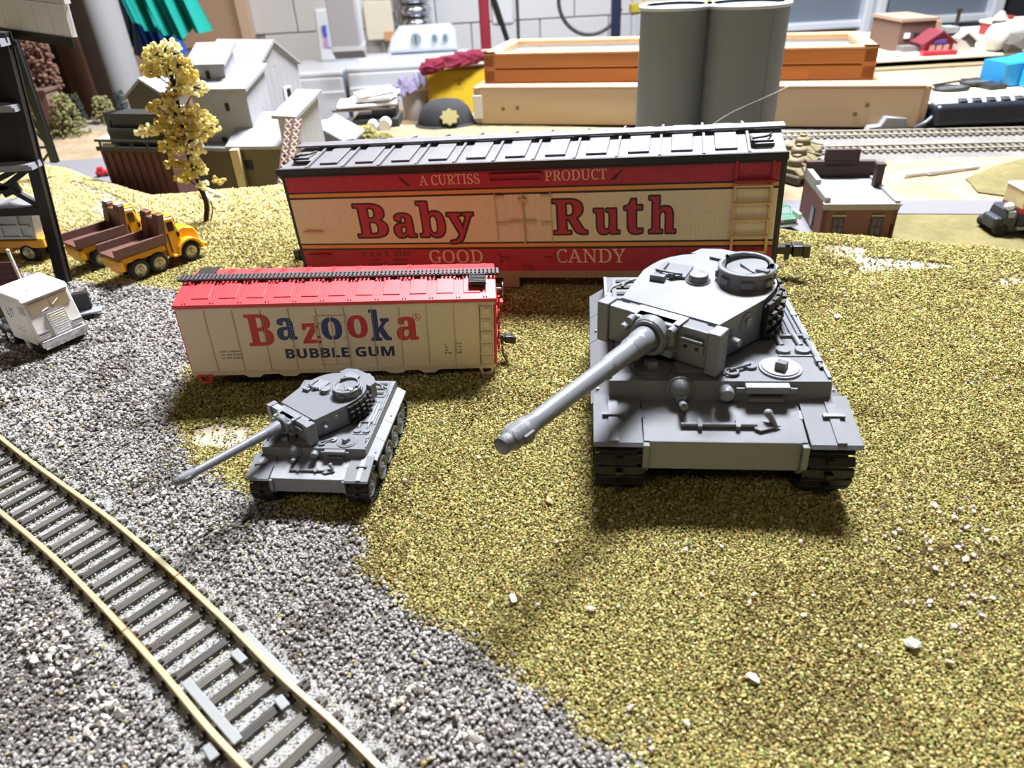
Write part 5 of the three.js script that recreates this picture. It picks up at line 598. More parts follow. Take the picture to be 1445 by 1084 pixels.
  { const p = G(1137, 262, LOW); a1.position.set(p.x, LOW + 0.0016, p.z); a1.rotation.y = 0.5; a1.scale.setScalar(1.15); } for (const [px, py, r, l] of [[1146, 243, 0.9, 'tan model armoured vehicle in the middle of the row behind the brick house'], [1150, 228, 0.8, 'tan model armoured vehicle, farthest of the tan row, below the distant tracks']]) { const p = G(px, py, LOW), c = dup(a1, l); c.position.set(p.x, LOW + 0.0016, p.z); c.rotation.y = r; }
  const A = G(1276, 252, LOW).setY(LOW + 0.003), B = G(1381, 240, LOW).setY(LOW + 0.003), pm = M(0xe2e4e8, 0.5); tag(obj('fallen_pole', [rod(A, A.clone().lerp(B, 0.3), 0.0028, 0.0024), rod(A.clone().lerp(B, 0.27).add(V3(0, 0.001, 0.003)), B, 0.002, 0.0014), cy(0.0036, 0.0036, 0.004, A.x, A.y, A.z, 0, 0, 1.4)], pm), 'broken white pole lying on the sand beyond the brick house', 'pole');
}
{ // grey twin silo standing behind the candy car
  const z = -0.6, p0 = V(952, 95, z), p1 = V(1043, 88, z), r0 = 0.003 + (V(990, 95, z).x - V(907, 98, z).x) / 2 * 1.03, r1 = (V(1098, 88, z).x - V(990, 88, z).x) / 2 * 1.0, top = V(1005, 8, z).y, hh = top - LOW, m = M(0x73777f, 0.45, 0, { bumpMap: layers, bumpScale: 0.00004 });
  const xb = (px, py) => V(px, py, z).x; const t = thing('silo', 'tall grey model silo of joined cylinders behind the large candy car', 'model silo', [(p0.x + p1.x) / 2, LOW, z]); const cx = t.position.x;
  obj('cylinder', [cy(r0, r0, hh, p0.x - cx, hh / 2, -0.008, 0, 0, 0, 48)], m, t); obj('cylinder', [cy(r1, r1, hh, p1.x - cx, hh / 2, 0.006, 0, 0, 0, 48)], m, t);
  obj('rib', [cy(0.003, 0.003, hh, p1.x - cx + r1 * 0.9, hh / 2, r1 * 0.32, 0, 0, 0, 10), cy(0.0025, 0.0025, hh, p1.x - cx + r1 * 0.98, hh / 2, r1 * 0.12, 0, 0, 0, 10), bx(0.0012, hh, 0.0012, p1.x - cx + r1 * 0.35, hh / 2, r1 * 0.93 + 0.006)], m, t);
  for (const [x, r, zz] of [[p0.x - cx, r0, -0.008], [p1.x - cx, r1, 0.006]]) obj('rim', mv(lathe([[r - 0.004, 0], [r + 0.0012, 0], [r + 0.0012, 0.003], [r - 0.004, 0.003]], 48), x, hh - 0.001, zz), M(0xa9adb4, 0.5), t);
  tag(obj('stray_fibre', tube([[p0.x + 0.01, V(970, 190, -0.55).y, -0.55], V(1030, 160, -0.55), V(1085, 135, -0.55), V(1120, 118, -0.5505)], 0.00018, 20, 4), white), 'thin pale fibre stretched across the front of the grey silo', 'fibre');
}
const pine = M(0xdcc8ae, 0.6, 0, { map: mapOf([0.86, 0.78, 0.68], [1, 0.97, 0.92], woodFn, 128) }), honey = M(0xcf8a44, 0.4, 0, { map: mapOf([0.7, 0.62, 0.55], [1, 0.95, 0.9], woodFn, 128) });
{ // long boxes at the back edge of the layout
  const A = G(679, 179, LOW), B = G(1292, 185, LOW), d = B.clone().sub(A), L = d.length(), yaw = Math.atan2(-d.z, d.x), zm = A.z, h = V(679, 127, A.z).y - LOW;
  const t = thing('wooden_case', 'long pale pine case lying behind the candy car and silo', 'wooden case', [A.x, LOW, A.z], yaw), D = 0.06;
  obj('front_board', uvScale(rb(L, h, 0.012, 0.002, L / 2, h / 2 + 0.003, -0.006), 0.4), pine, t); obj('end_board', [uvScale(rb(0.014, h, D, 0.002, -0.001, h / 2 + 0.003, -D / 2 - 0.004), 0.4), uvScale(rb(0.014, h, D, 0.002, L, h / 2 + 0.003, -D / 2 - 0.004), 0.4)], pine, t); obj('lid', uvScale(rb(L, 0.006, D, 0.002, L / 2, h + 0.001, -D / 2), 0.4), M(0xa98d70, 0.6), t); obj('back_board', bx(L, h, 0.01, L / 2, h / 2 + 0.003, -D), pine, t);
  obj('label', rb(0.011, h * 0.62, 0.001, 0.0003, -0.002, h * 0.55, 0.0012), M(0xe9e6e2, 0.6), t); obj('knot', [[0.028, 0.5], [0.045, 0.52], [L - 0.2, 0.55], [L - 0.06, 0.4], [L - 0.05, 0.62]].map(([x, v]) => cy(0.0022, 0.0022, 0.0012, x, h * v, 0.0003, Math.PI / 2)), M(0x8b6442, 0.7), t); obj('foot', [bx(L - 0.01, 0.004, 0.02, L / 2, 0.002, -0.02), bx(L - 0.01, 0.004, 0.02, L / 2, 0.002, -D + 0.01)], dark, t);
  // glazed honey-brown frame on top
  const fy = LOW + h + 0.004, zf = A.z - 0.012, a = G(684, 118, fy), b = G(1232, 113, fy), fl = Math.hypot(b.x - a.x, b.z - a.z), ht = V(684, 77, a.z).y - fy, f = thing('display_frame', 'honey-brown wooden display frame with glass top lying on the pine case', 'display frame', [a.x, fy, a.z], Math.atan2(a.z - b.z, b.x - a.x)), FD = 0.12;
  const e = 0.014;
  for (const v of [0, 1]) obj('front_board', uvScale(rb(fl, ht / 2 - 0.0004, e, 0.002, fl / 2, ht * (0.25 + 0.5 * v), -e / 2), 0.35), honey, f); obj('side_board', [0, 1].map((s) => uvScale(rb(e, ht, FD, 0.002, s ? fl - e / 2 : e / 2, ht / 2, -FD / 2), 0.35)), honey, f); obj('back_board', uvScale(rb(fl, ht, e, 0.002, fl / 2, ht / 2, -FD), 0.35), honey, f);
  obj('rim', [bx(fl, 0.002, e, fl / 2, ht, -e / 2), bx(fl, 0.002, e, fl / 2, ht, -FD), bx(e, 0.002, FD, e / 2, ht, -FD / 2), bx(e, 0.002, FD, fl - e / 2, ht, -FD / 2)], M(0xe0a878, 0.45), f); obj('lining', bx(fl - 2 * e, 0.002, FD - e, fl / 2, ht * 0.72, -FD / 2), M(0xc2cfd0, 0.8), f); obj('glass', bx(fl - 2 * e, 0.002, FD - e, fl / 2, ht * 0.92, -FD / 2), new THREE.MeshPhysicalMaterial({ color: 0xf4fbfb, transmission: 1, thickness: 0, roughness: 0.06, ior: 1.45 }), f);
  // raised pale shelf with little buildings, right
  const zs = -1.08, s0 = V(1222, 112, zs), s1 = V(1700, 112, zs), sy = V(1320, 82, zs).y, sw = s1.x - s0.x, sh = thing('shelf_box', 'cream wooden riser behind the display frame carrying small model buildings', 'shelf', [s0.x, LOW, zs]);
  const cm = M(0xe0cfa8, 0.6); obj('front_board', rb(sw, sy - LOW, 0.012, 0.002, sw / 2, (sy - LOW) / 2, -0.006), cm, sh); obj('top_board', rb(sw, 0.012, 0.3, 0.002, sw / 2, sy - LOW - 0.004, -0.15), M(0xe2d6bc, 0.7), sh); obj('end_board', bx(0.012, sy - LOW - 0.01, 0.28, 0.006, (sy - LOW) / 2 - 0.005, -0.155), cm, sh); const hk = V(1339, 101, zs); obj('hook', tube([[hk.x - s0.x + 0.003, hk.y - LOW + 0.006, 0.001], [hk.x - s0.x, hk.y - LOW, 0.004], [hk.x - s0.x - 0.004, hk.y - LOW - 0.003, 0.002]], 0.0012, 10, 5), dark, sh);
  const top = sy + 0.002, P = (x, y, z) => { const p = V(x, y, z); return p; };
  const house = (nm, label, x0, x1, yTop, z, dpt, rh, wm, rm, extra) => { const q0 = V(x0, yTop + 25, z), q1 = V(x1, yTop + 25, z), w = q1.x - q0.x, hgt = V((x0 + x1) / 2, yTop, z).y - top, o = thing(nm, label, 'model building', [(q0.x + q1.x) / 2, top, z]); obj('wall', rh > 0 ? ext([[-w / 2, 0], [w / 2, 0], [w / 2, hgt - rh], [0, hgt], [-w / 2, hgt - rh]], dpt).translate(0, 0, -dpt / 2) : bx(w, hgt, dpt, 0, hgt / 2, -dpt / 2), wm, o); if (rh > 0) obj('roof', [-1, 1].map((s) => ext([[0, hgt], [0, hgt + 0.003], [s * (w / 2 + 0.004), hgt - rh + 0.0005], [s * (w / 2 + 0.004), hgt - rh - 0.002]], dpt + 0.006).translate(0, 0, -dpt / 2)), rm, o); else obj('roof', [bx(w + 0.004, 0.004, dpt + 0.004, 0, hgt + 0.002, -dpt / 2)], rm, o); extra?.(o, w, hgt, dpt); return o; };
  const brk = M(0x624a40, 0.85), gr = M(0xb4aea4, 0.7), wdk = M(0x2c2624, 0.4), redM = M(0x8e2732, 0.6);
  house('brick_block', 'two-storey reddish brick model block, leftmost on the cream riser', 1268, 1316, 30, zs - 0.05, 0.09, 0, brk, M(0x9a8272, 0.8), (o, w, h2) => { for (let k = 0; k < 3; k++) { const q = obj('window', bx(0.008, 0.007, 0.002, -w * 0.28 + k * w * 0.27, h2 * 0.55, 0.0005), k ? wdk : white, o); } obj('porch', bx(w * 1.02, h2 * 0.26, 0.02, 0, h2 * 0.13, 0.01), M(0x6a6765, 0.8), o); obj('upper_block', bx(w * 0.55, h2 * 0.3, 0.07, w * 0.55, h2 * 0.78, -0.05), M(0xb08a74, 0.85), o); });
  house('red_barn', 'dark red gabled model station with a purple sign, on the cream riser', 1304, 1343, 46, zs - 0.015, 0.05, 0.014, redM, M(0x6f2a34, 0.6), (o, w, h2) => { obj('sign', rb(w * 0.45, 0.006, 0.002, 0.001, 0, h2 * 0.6, 0.001), M(0x5a4a9a, 0.4), o); for (let k = 0; k < 3; k++) obj('window', bx(0.0075, h2 * 0.32, 0.0016, (k - 1) * w * 0.25, h2 * 0.3, 0.0006), M(0xb9a79c, 0.4), o); obj('platform', bx(w * 1.2, 0.006, 0.012, -0.002, 0.003, 0.006), M(0xb72f3c, 0.5), o); });
  house('grey_shed', 'small dark model shed with grey roof right of the dark red station', 1344, 1374, 47, zs - 0.06, 0.06, 0.012, M(0x44403f, 0.8), gr, (o, w, h2) => { obj('roof_hatch', bx(w * 0.6, 0.008, 0.03, -w * 0.4, h2 + 0.003, -0.03), M(0x878c8a, 0.7), o); obj('stack', [cy(0.0025, 0.003, 0.03, w * 0.1, h2 + 0.012, -0.04), cy(0.004, 0.004, 0.004, w * 0.1, h2 + 0.027, -0.04)], wdk, o); });
  { const p = V(1352, 82, zs - 0.03), o = thing('loading_ramp', 'pale grey model ramp in front of the grey-roofed shed', 'model ramp', [p.x, top, zs - 0.03]); obj('ramp', ext([[-0.014, 0], [0.02, 0], [0.004, 0.014], [-0.012, 0.02]], 0.03).translate(0, 0, -0.015), M(0xa9a49c, 0.8), o); }
  { const p = V(1276, 74, zs - 0.02), o = obj('paper_strip', [rb(0.06, 0.003, 0.02, 0.001, 0, 0.0015, 0, 0, 0.05), rb(0.03, 0.003, 0.02, 0.001, -0.02, 0.004, 0.004, 0, -0.2)], M(0xf0eef2, 0.6)); o.position.set(p.x, top, zs - 0.025); tag(o, 'crumpled white paper strip at the front of the brick model block', 'paper'); }
  { const z = zs - 0.09, p = V(1402, 60, z), h2 = V(1402, 18, z).y - top, o = thing('grey_tower', 'slim grey conical-topped model tower at the right of the riser', 'model tower', [p.x, top, z]); obj('shaft', [cy(0.009, 0.012, h2 - 0.01, 0, (h2 - 0.01) / 2, 0, 0, 0, 0, 14)], M(0x77777a, 0.8), o); obj('cap', cy(0.003, 0.012, 0.012, 0, h2 - 0.004, 0, 0, 0, 0, 14), M(0x99958e, 0.8), o); }
  house('red_mill', 'red model mill under pale roofs at the right border', 1415, 1480, 36, zs - 0.13, 0.07, 0.0, redM, M(0xbeb6a6, 0.7), (o, w, h2) => { obj('upper_roof', bx(w * 0.9, h2 * 0.3, 0.05, w * 0.1, h2 * 1.12, -0.05), M(0xc9c2b2, 0.7), o); obj('vent', [bx(0.012, 0.01, 0.012, -w * 0.1, h2 * 1.3, -0.05)], redM, o); });
  { const z = zs - 0.02, p = V(1412, 70, z), o = thing('storage_tank', 'pale rounded model tank with dark mossy end, front right on the riser', 'model tank', [p.x, top, z], 0.4); obj('shell', [mv(lathe([[0, -0.026], [0.014, -0.024], [0.018, -0.018], [0.018, 0.018], [0.014, 0.024], [0, 0.026]], 24), 0, 0.019, 0, 0, 0, Math.PI / 2)], M(0xb2b0aa, 0.7), o); obj('boulder', blob(0.017, 0.2).scale(1.3, 0.8, 1).translate(-0.002, 0.012, 0.018), M(0x5f5c56, 0.9), o); obj('pipe', tube([[0.012, 0.03, 0.006], [0.024, 0.032, 0.01], [0.034, 0.022, 0.012]], 0.005, 12, 8), M(0xa4a9ae, 0.5), o); }
  // white carton with a dark handset, spectacles and a blue box
  const wz = G(1330, 188, LOW).z - 0.03, c0 = V(1326, 160, wz), ch = V(1328, 150, wz).y - LOW, cw = 0.3, cd = 0.1, cb = thing('white_carton', 'low cream-white carton at the right border under the blue box', 'carton', [c0.x + 0.002, LOW, wz], 0.03); obj('carton_body', rb(cw, ch, cd, 0.003, cw / 2, ch / 2, -cd / 2), M(0xe9e2d0, 0.6), cb); obj('flap', [rb(0.002, ch * 0.96, cd * 0.9, 0.0006, -0.001, ch * 0.5, -cd * 0.5), rb(cw * 0.98, 0.002, cd * 0.97, 0.0006, cw / 2, ch + 0.001, -cd / 2)], M(0xf2e8c9, 0.6), cb); obj('base_strip', bx(cw, 0.006, 0.008, cw / 2, 0.003, 0.004), M(0xc8a98b, 0.7), cb);
  const ctop = LOW + ch + 0.002;
  { const hz = wz + 0.022, a0 = V(1318, 165, hz), L2 = 0.2, o = thing('telephone_handset', 'long black handset with rows of buttons lying before the white carton', 'handset', [a0.x, LOW + 0.002, hz], -0.03), th = V(1330, 152, hz).y - LOW; obj('shell', [rb(L2, th * 0.95, 0.03, 0.006, L2 / 2, th * 0.5, -0.012, -0.12, 0, 0, 3)], M(0x1f222b, 0.35), o); obj('face_plate', rb(L2 * 0.96, 0.002, 0.024, 0.001, L2 / 2, th * 0.97, -0.014, 0.12), M(0x8f949c, 0.5), o); for (let k = 0; k < 8; k++) for (const r of [0, 1]) obj('button', rb(0.0075, 0.003, 0.006, 0.001, 0.03 + k * 0.014 + r * 0.004, th + 0.001, -0.009 - r * 0.009), M(0x3b3d42, 0.5), o);
    const w0 = V(1320, 168, hz), w1 = G(1289, 185, LOW); obj('cord', tube([[0.001, th * 0.5, -0.005], [-0.008, th * 0.3, 0.0], [w1.x - a0.x, 0.001, w1.z - hz]], 0.0018, 16, 6), M(0x6d737c, 0.5), o); }
  { const p = G(1360, 124, ctop), o = thing('eyeglasses', 'black-rimmed oval spectacles folded on the white carton', 'eyeglasses', [p.x, ctop + 0.002, p.z], 0.12); for (const s of [-1, 1]) { obj('rim', mv(torus(0.015, 0.0022, 0, 0, 0, Math.PI / 2).scale(1.2, 1, 0.8), s * 0.02, 0.001 + 0.001 * s, s * -0.006), dark, o); obj('lens', mv(cy(0.0145, 0.0145, 0.001, 0, 0, 0, 0, 0, 0, 24).scale(1.2, 1, 0.8), s * 0.02, 0.0012 + 0.001 * s, s * -0.006), M(0x5c5f5e, 0.15), o); obj('temple', rod([s * 0.036, 0.002, -0.006], [s * -0.01 + 0.02, 0.003, -0.02], 0.0011), dark, o); } }
  { const q = G(1424, 128, ctop), o = thing('blue_box', 'bright sky-blue box with grey clip on the white carton at the right border', 'box', [q.x, ctop, q.z - 0.005], 0.12), bh = V(1404, 92, q.z).y - ctop, bl = M(0x2585bd, 0.45); obj('carton_body', ext([[0, 0], [0.16, 0], [0.16, bh * 1.1], [0.05, bh * 1.15], [0.03, bh], [0, bh * 0.95]], 0.035, 0.002).translate(0, 0, -0.028), bl, o); obj('front_flap', rb(0.1, bh * 0.7, 0.02, 0.003, 0.07, bh * 0.36, 0.0), bl, o); obj('clip', [bar([0.03, bh * 0.35, 0.016], [0.06, bh * 0.75, 0.016], 0.012, 0.004), bar([0.035, bh * 0.8, 0.017], [0.065, bh * 0.55, 0.017], 0.006, 0.004)], M(0xa9adb2, 0.4), o); obj('emblem', cy(0.008, 0.008, 0.002, 0.07, bh * 0.2, 0.011, Math.PI / 2), M(0xd6d9cf, 0.5), o); obj('dark_foot', bx(0.02, bh * 0.2, 0.02, -0.008, bh * 0.1, -0.012), dark, o); }
  { const a0 = G(1215, 184, LOW), a1 = G(1282, 185, LOW), o = thing('clear_tray', 'flat translucent grey tray lying before the right end of the pine case', 'tray', [a0.x, LOW + 0.001, a0.z + 0.008]), L3 = a1.x - a0.x; obj('tray', ext([[0, 0], [L3, 0], [L3 - 0.004, 0.012], [L3 * 0.4, 0.014], [L3 * 0.3, 0.006], [0.002, 0.005]], 0.01, 0.001), M(0x9da0a2, 0.3), o); }
}
{ // shrubs and scrub
  const bush = (px, py, rx, ry, col, label, nm = 'shrub', z) => { const p = z ? V(px, py, z) : G(px, py, LOW), t = thing(nm, label, 'model shrub', [p.x, LOW, p.z]), k = p.distanceTo(camera.position) / F, g = [], base = p.y - LOW; for (let i = 0; i < 420; i++) { const a = rr(0, 6.28), q = Math.sqrt(rnd()), yy = rr(0, 1); g.push(N(blob(k * rx * 0.075 * rr(0.6, 1.3), 0.3)).translate(Math.cos(a) * q * rx * k * (1 - 0.6 * yy), base + yy * ry * k + rx * 0.1 * k, Math.sin(a) * q * rx * k * (1 - 0.6 * yy))); } obj('foliage', g, M(col, 0.95), t); obj('stem', rod([0, 0, 0], [0, base + ry * k * 0.6, 0], rx * 0.07 * k), M(0x4a3a2a, 0.9), t); return t; };
  bush(103, 193, 22, 44, 0x74724a, 'tall olive shrub on the sand bank left of the mine'); bush(90, 192, 18, 18, 0x6b6a42, 'low olive shrub at the foot of the tall olive shrub'); bush(152, 172, 17, 26, 0x7c7952, 'rounded olive shrub between the brown board and the dark conifer'); bush(181, 175, 11, 36, 0x2f3d3a, 'dark bluish model conifer beside the grey post', 'conifer'); bush(119, 178, 9, 34, 0x3a4238, 'dark slim model conifer right behind the tall olive shrub', 'conifer');
  bush(516, 197, 20, 14, 0x98935c, 'olive scrub tuft left of centre before the white laundry machines'); bush(543, 199, 14, 9, 0x8e8a50, 'smaller olive scrub tuft right beside the olive scrub before the laundry machines'); bush(50, 190, 14, 22, 0x77774c, 'olive shrub seen through the legs of the black trestle');
  const p = V(76, 150, -1.0), t = thing('tree', 'brown autumn model tree behind the black trestle', 'model tree', [p.x, LOW, -1.0]), lf = []; for (let i = 0; i < 900; i++) { const a = rr(0, 6.28), q = Math.sqrt(rnd()); lf.push(N(blob(rr(0.0013, 0.003), 0.3)).translate(Math.cos(a) * q * 0.019, V(76, 90, -1).y - LOW + rr(-0.032, 0.03), Math.sin(a) * q * 0.019)); } obj('foliage', lf, M(0x6a4c3e, 0.95), t); obj('trunk', tube([[0, 0, 0], [0.004, 0.05, 0], [0, V(76, 95, -1).y - LOW, 0]], 0.004, 12, 6), M(0x4b372c, 0.9), t);
  const q = V(70, 172, -0.98), h = V(70, 126, -0.98).y - LOW, b = thing('brown_shed', 'plain brown model shed with small roof behind the black trestle', 'model building', [q.x, LOW, -0.98]); obj('wall', bx(0.032, h, 0.03, 0, h / 2, 0), M(0x6f5348, 0.8), b); obj('roof', rb(0.036, 0.004, 0.034, 0.001, 0, h, 0), M(0x5a443d, 0.8), b); obj('chimney', bx(0.005, 0.02, 0.005, -0.006, h + 0.01, 0), M(0x5a443d, 0.8), b);
}
// ---------------------------------------------------------------- the room beyond the layout
{
  const bench = thing('workbench', 'low wooden workbench behind the layout carrying bin and yellow carton', 'workbench', [-0.13, floorY, -1.83]), bt = V(640, 187, -1.72).y; obj('bench_top', rb(0.5, 0.04, 0.56, 0.005, 0, bt - floorY - 0.02, 0), M(0x9b8468, 0.7), bench); obj('leg', [-1, 1].flatMap((s) => [-1, 1].map((k) => bx(0.06, bt - floorY - 0.04, 0.06, s * 0.2, (bt - floorY - 0.04) / 2, k * 0.24))), M(0x9b8468, 0.7), bench);
  { const z = -1.72, a = V(607, 158, z), b = V(716, 158, z), h = V(640, 98, z).y - bt, w = b.x - a.x, t = thing('yellow_carton', 'mustard yellow printed carton left of the pine case', 'carton', [(a.x + b.x) / 2, bt, z], 0.06), map = canvasTex(256, 256, (c) => { c.fillStyle = '#c7a81e'; c.fillRect(0, 0, 256, 256); c.fillStyle = '#9a7d14'; for (const [x, y, w2, h2] of [[86, 40, 30, 5], [96, 52, 12, 14], [84, 76, 34, 4], [86, 124, 30, 6], [200, 20, 4, 180]]) c.fillRect(x, y, w2, h2); });
    obj('carton_body', setUV(rb(w, h, 0.2, 0.004, 0, h / 2, -0.1), -w / 2, w / 2, 0, h), new THREE.MeshStandardMaterial({ map, roughness: 0.6 }), t); obj('lid', [rb(w * 0.98, 0.006, 0.19, 0.002, 0, h + 0.003, -0.1), rb(w * 0.4, 0.016, 0.05, 0.003, w * 0.3, h + 0.01, -0.14)], M(0xd9c9a6, 0.6), t);
    const rg = []; for (let i = 0; i < 90; i++) { const u = rnd(), p = V(598 + 82 * u, interp([[0, 103], [0.15, 91], [0.5, 86], [1, 80]], u) + rr(-4, 3), z + 0.05 - 0.05 * u); rg.push(N(blob(rr(0.008, 0.016), 0.35).scale(1.5, 0.7, 1)).translate(p.x, p.y, p.z)); } const rc = obj('red_cloth', rg, M(0x7d1f3a, 0.9)); tag(rc, 'crumpled dark red cloth draped over the yellow carton', 'cloth'); }
  { const z = -1.85, a = V(563, 150, z), b = V(612, 150, z), r = (b.x - a.x) / 2, top = V(590, 126, z).y, h = top - bt, t = thing('waste_bin', 'grey plastic bin with white rim left of the yellow carton', 'bin', [(a.x + b.x) / 2, bt, z - 0.06]); obj('bin_body', lathe([[0, 0], [r * 0.9, 0], [r * 0.97, h], [r * 0.93, h], [r * 0.86, 0.01], [0, 0.01]], 36), M(0xb9babc, 0.5), t); obj('rim', torus(r * 0.97, 0.008, 0, h, 0, Math.PI / 2, 0, 0, 6.2832, 36), M(0xf2f5f8, 0.4), t); obj('lid', lathe([[0, h + 0.012], [r * 0.8, h + 0.006], [r * 0.93, h]], 36), M(0xe6ebef, 0.5), t);
    const c = []; for (let i = 0; i < 46; i++) { const u = rnd(), p = V(553 + 46 * u + rr(-4, 4), 132 - 22 * u + rr(-5, 4), z + 0.0); c.push(N(blob(rr(0.008, 0.018), 0.3)).translate(p.x, p.y, p.z)); } tag(obj('lilac_cloth', c, M(0x9a93b4, 0.95)), 'crumpled lilac patterned cloth spilling over the rim of the grey bin', 'cloth'); }
  { const p = G(520, 190, LOW), z = p.z - 0.05, t = thing('paper_stack', 'stack of white papers on dark folders beside the grey bin', 'papers', [p.x, LOW, z]), s = 0.00085; obj('folder', [rb(0.055, 0.012, 0.05, 0.002, 0.006, 0.006, 0), rb(0.03, 0.02, 0.03, 0.003, 0.016, 0.016, 0)], M(0x2b2a2e, 0.6), t); obj('sheet', [rb(0.07, 0.003, 0.05, 0.001, -0.004, 0.027, 0, 0, 0.1), rb(0.055, 0.004, 0.045, 0.001, 0.004, 0.033, 0, 0, -0.15, 0.06), rb(0.045, 0.003, 0.04, 0.001, 0.006, 0.038, 0, 0, 0.3, 0.1)], M(0xeae8ea, 0.6), t); obj('board', rb(0.075, 0.003, 0.05, 0.001, -0.006, 0.023, 0), M(0x5a5150, 0.6), t); obj('low_sheet', rb(0.06, 0.006, 0.06, 0.002, -0.05, 0.003, 0.01, 0, 0.2), M(0xe9eef4, 0.6), t); obj('roll', [cy(0.007, 0.007, 0.02, 0.018, 0.007, 0.03, Math.PI / 2), cy(0.006, 0.006, 0.02, 0.003, 0.006, 0.032, Math.PI / 2)], white, t); }
  { const p = G(628, 186, LOW), t = thing('black_cap', 'black domed cloth cap with a yellow emblem, left of the pine case', 'cap', [p.x, LOW, p.z - 0.035]); obj('crown', lathe([[0.034, 0], [0.033, 0.008], [0.028, 0.02], [0.018, 0.028], [0, 0.031]], 28).scale(1, 1, 0.8), M(0x26262a, 0.9), t); obj('brim', lathe([[0.02, 0.001], [0.037, 0.0], [0.037, 0.003], [0.03, 0.005]], 28).scale(1, 1, 0.8), M(0x26262a, 0.9), t); obj('emblem', ext([...Array(32)].map((_, k) => { const a = k / 32 * 6.2832, r = 0.0088 + 0.0012 * Math.cos(a * 8); return [r * 1.15 * Math.cos(a), r * Math.sin(a)]; }), 0.003, 0.0005).rotateX(-0.5).translate(0.006, 0.0135, 0.0245), M(0x8a8252, 0.85), t); }
  // laundry machines
  const wm = M(0xe3eaf2, 0.3), z = -3.85, MD = 0.5; const mach = (nm, label, x0, x1, yT, cons) => { const a = V(x0, yT, z), b = V(x1, yT, z), w = b.x - a.x, h = a.y - floorY, t = thing(nm, label, 'laundry machine', [(a.x + b.x) / 2, floorY, z]); obj('cabinet', rb(w - 0.02, h, MD, 0.015, 0, h / 2, -MD / 2), wm, t); obj('front_panel', rb(w * 0.96, h * 0.9, 0.012, 0.006, 0, h * 0.47, 0.004), wm, t); obj('top', rb(w - 0.012, 0.03, MD, 0.012, 0, h + 0.01, -MD / 2), wm, t); cons(t, w, h); return t; };
  mach('washing_machine', 'white washing machine with tall raised lid and coloured control strip, left of the pair', 398, 486, 112, (t, w, h) => { obj('lid', [rb(w * 0.58, 0.26, 0.05, 0.02, w * 0.19, h + 0.15, -0.4, -0.15)], wm, t); obj('label', [rb(w * 0.34, 0.11, 0.006, 0.002, w * 0.25, h + 0.15, -0.368, -0.15)], M(0xc6d8ec, 0.4), t); obj('colour_patch', [bx(0.022, 0.05, 0.006, w * 0.06, h + 0.175, -0.369, -0.15)], M(0x5a5ad0, 0.5), t); obj('colour_patch', [bx(0.022, 0.035, 0.006, w * 0.06, h + 0.118, -0.362, -0.15)], M(0xc79ad0, 0.5), t); });
  mach('clothes_dryer', 'white clothes dryer with rounded back console and three grey knobs', 486, 664, 103, (t, w, h) => { obj('console', ext([[-w * 0.22, 0.01], [w * 0.38, 0.01], [w * 0.38, 0.1], [w * 0.34, 0.14], [-w * 0.1, 0.14], [-w * 0.18, 0.08]], 0.08, 0.015).rotateX(-0.2).translate(0, h + 0.02, -0.4), wm, t); for (const [x, r] of [[0.04, 0.026], [0.2, 0.017], [0.29, 0.017]]) { const k = obj('knob', [cy(r, r * 1.1, 0.03, x * w, h + 0.1, -0.36, Math.PI / 2 - 0.2)], M(0x9fb0b8, 0.3, 0.5), t); obj('pointer', bx(0.008, r * 1.4, 0.008, x * w, h + 0.1, -0.342), M(0x4d6470, 0.4), k); } obj('door', [rb(w * 0.62, 0.5, 0.02, 0.02, w * 0.06, h - 0.36, 0.012)], wm, t); obj('door_latch', [rb(0.05, 0.07, 0.02, 0.008, -w * 0.17, h - 0.2, 0.026)], M(0x9aa4ad, 0.4), t); obj('lint_lid', [rb(0.16, 0.02, 0.16, 0.008, -w * 0.3, h + 0.03, -0.25)], wm, t); });
  // services on the far wall
  const wy = (px, py) => V(px, py, wallZ + 0.06);
  { const a = wy(591, 54), b = wy(574, -120), r = 0.06; const o = thing('vent_duct', 'shiny ribbed metal duct rising behind the dryer', 'duct', [0, 0, 0]); obj('duct', [...Array(22)].map((_, k) => { const p = a.clone().setX(a.x).lerp(a.clone().setY(a.y + 1.4), k / 22); return torus(r * (k % 2 ? 0.94 : 1), 0.03, p.x, p.y + 0.02, p.z + 0.03, Math.PI / 2, 0, 0, 6.2832, 18); }), M(0xc9ced6, 0.25, 1), o); obj('elbow', tube([[a.x, a.y - 0.3, a.z + 0.0], [a.x, a.y - 0.1, a.z + 0.02], [a.x, a.y + 0.04, a.z + 0.03]], r, 12, 14), M(0xc9ced6, 0.25, 1), o); }
  for (const [px, r, label] of [[537, 0.012, 'thin pale conduit on the far wall left of the metal duct'], [566, 0.009, 'thin grey wire conduit on the far wall beside the metal duct']]) { const a = wy(px, 30); tag(obj('wall_pipe', cy(r, r, 2.2, a.x, a.y + 0.1, a.z)), label, 'pipe').material = M(0xcac3b8, 0.5); }
  { const p = wy(545, 55), o = thing('wall_box', 'cream utility box with tan stain on the far wall above the dryer', 'wall box', [p.x, p.y, p.z]); obj('box', rb(0.16, 0.2, 0.08, 0.01, -0.02, 0.1, 0.02), M(0xe9e0cc, 0.6), o); obj('stain', rb(0.06, 0.05, 0.01, 0.004, 0.03, 0.02, 0.062), M(0xd8a878, 0.7), o); }
  { const p = wy(546, 4), o = thing('junction_box', 'small grey junction box at the top of the far wall', 'wall box', [p.x, p.y, p.z]); obj('box', rb(0.09, 0.1, 0.06, 0.008, 0, 0, 0.02), M(0x8d8e90, 0.5), o); obj('tube_clip', torus(0.05, 0.008, 0, -0.08, 0.03), M(0x8d8e90, 0.5), o); }
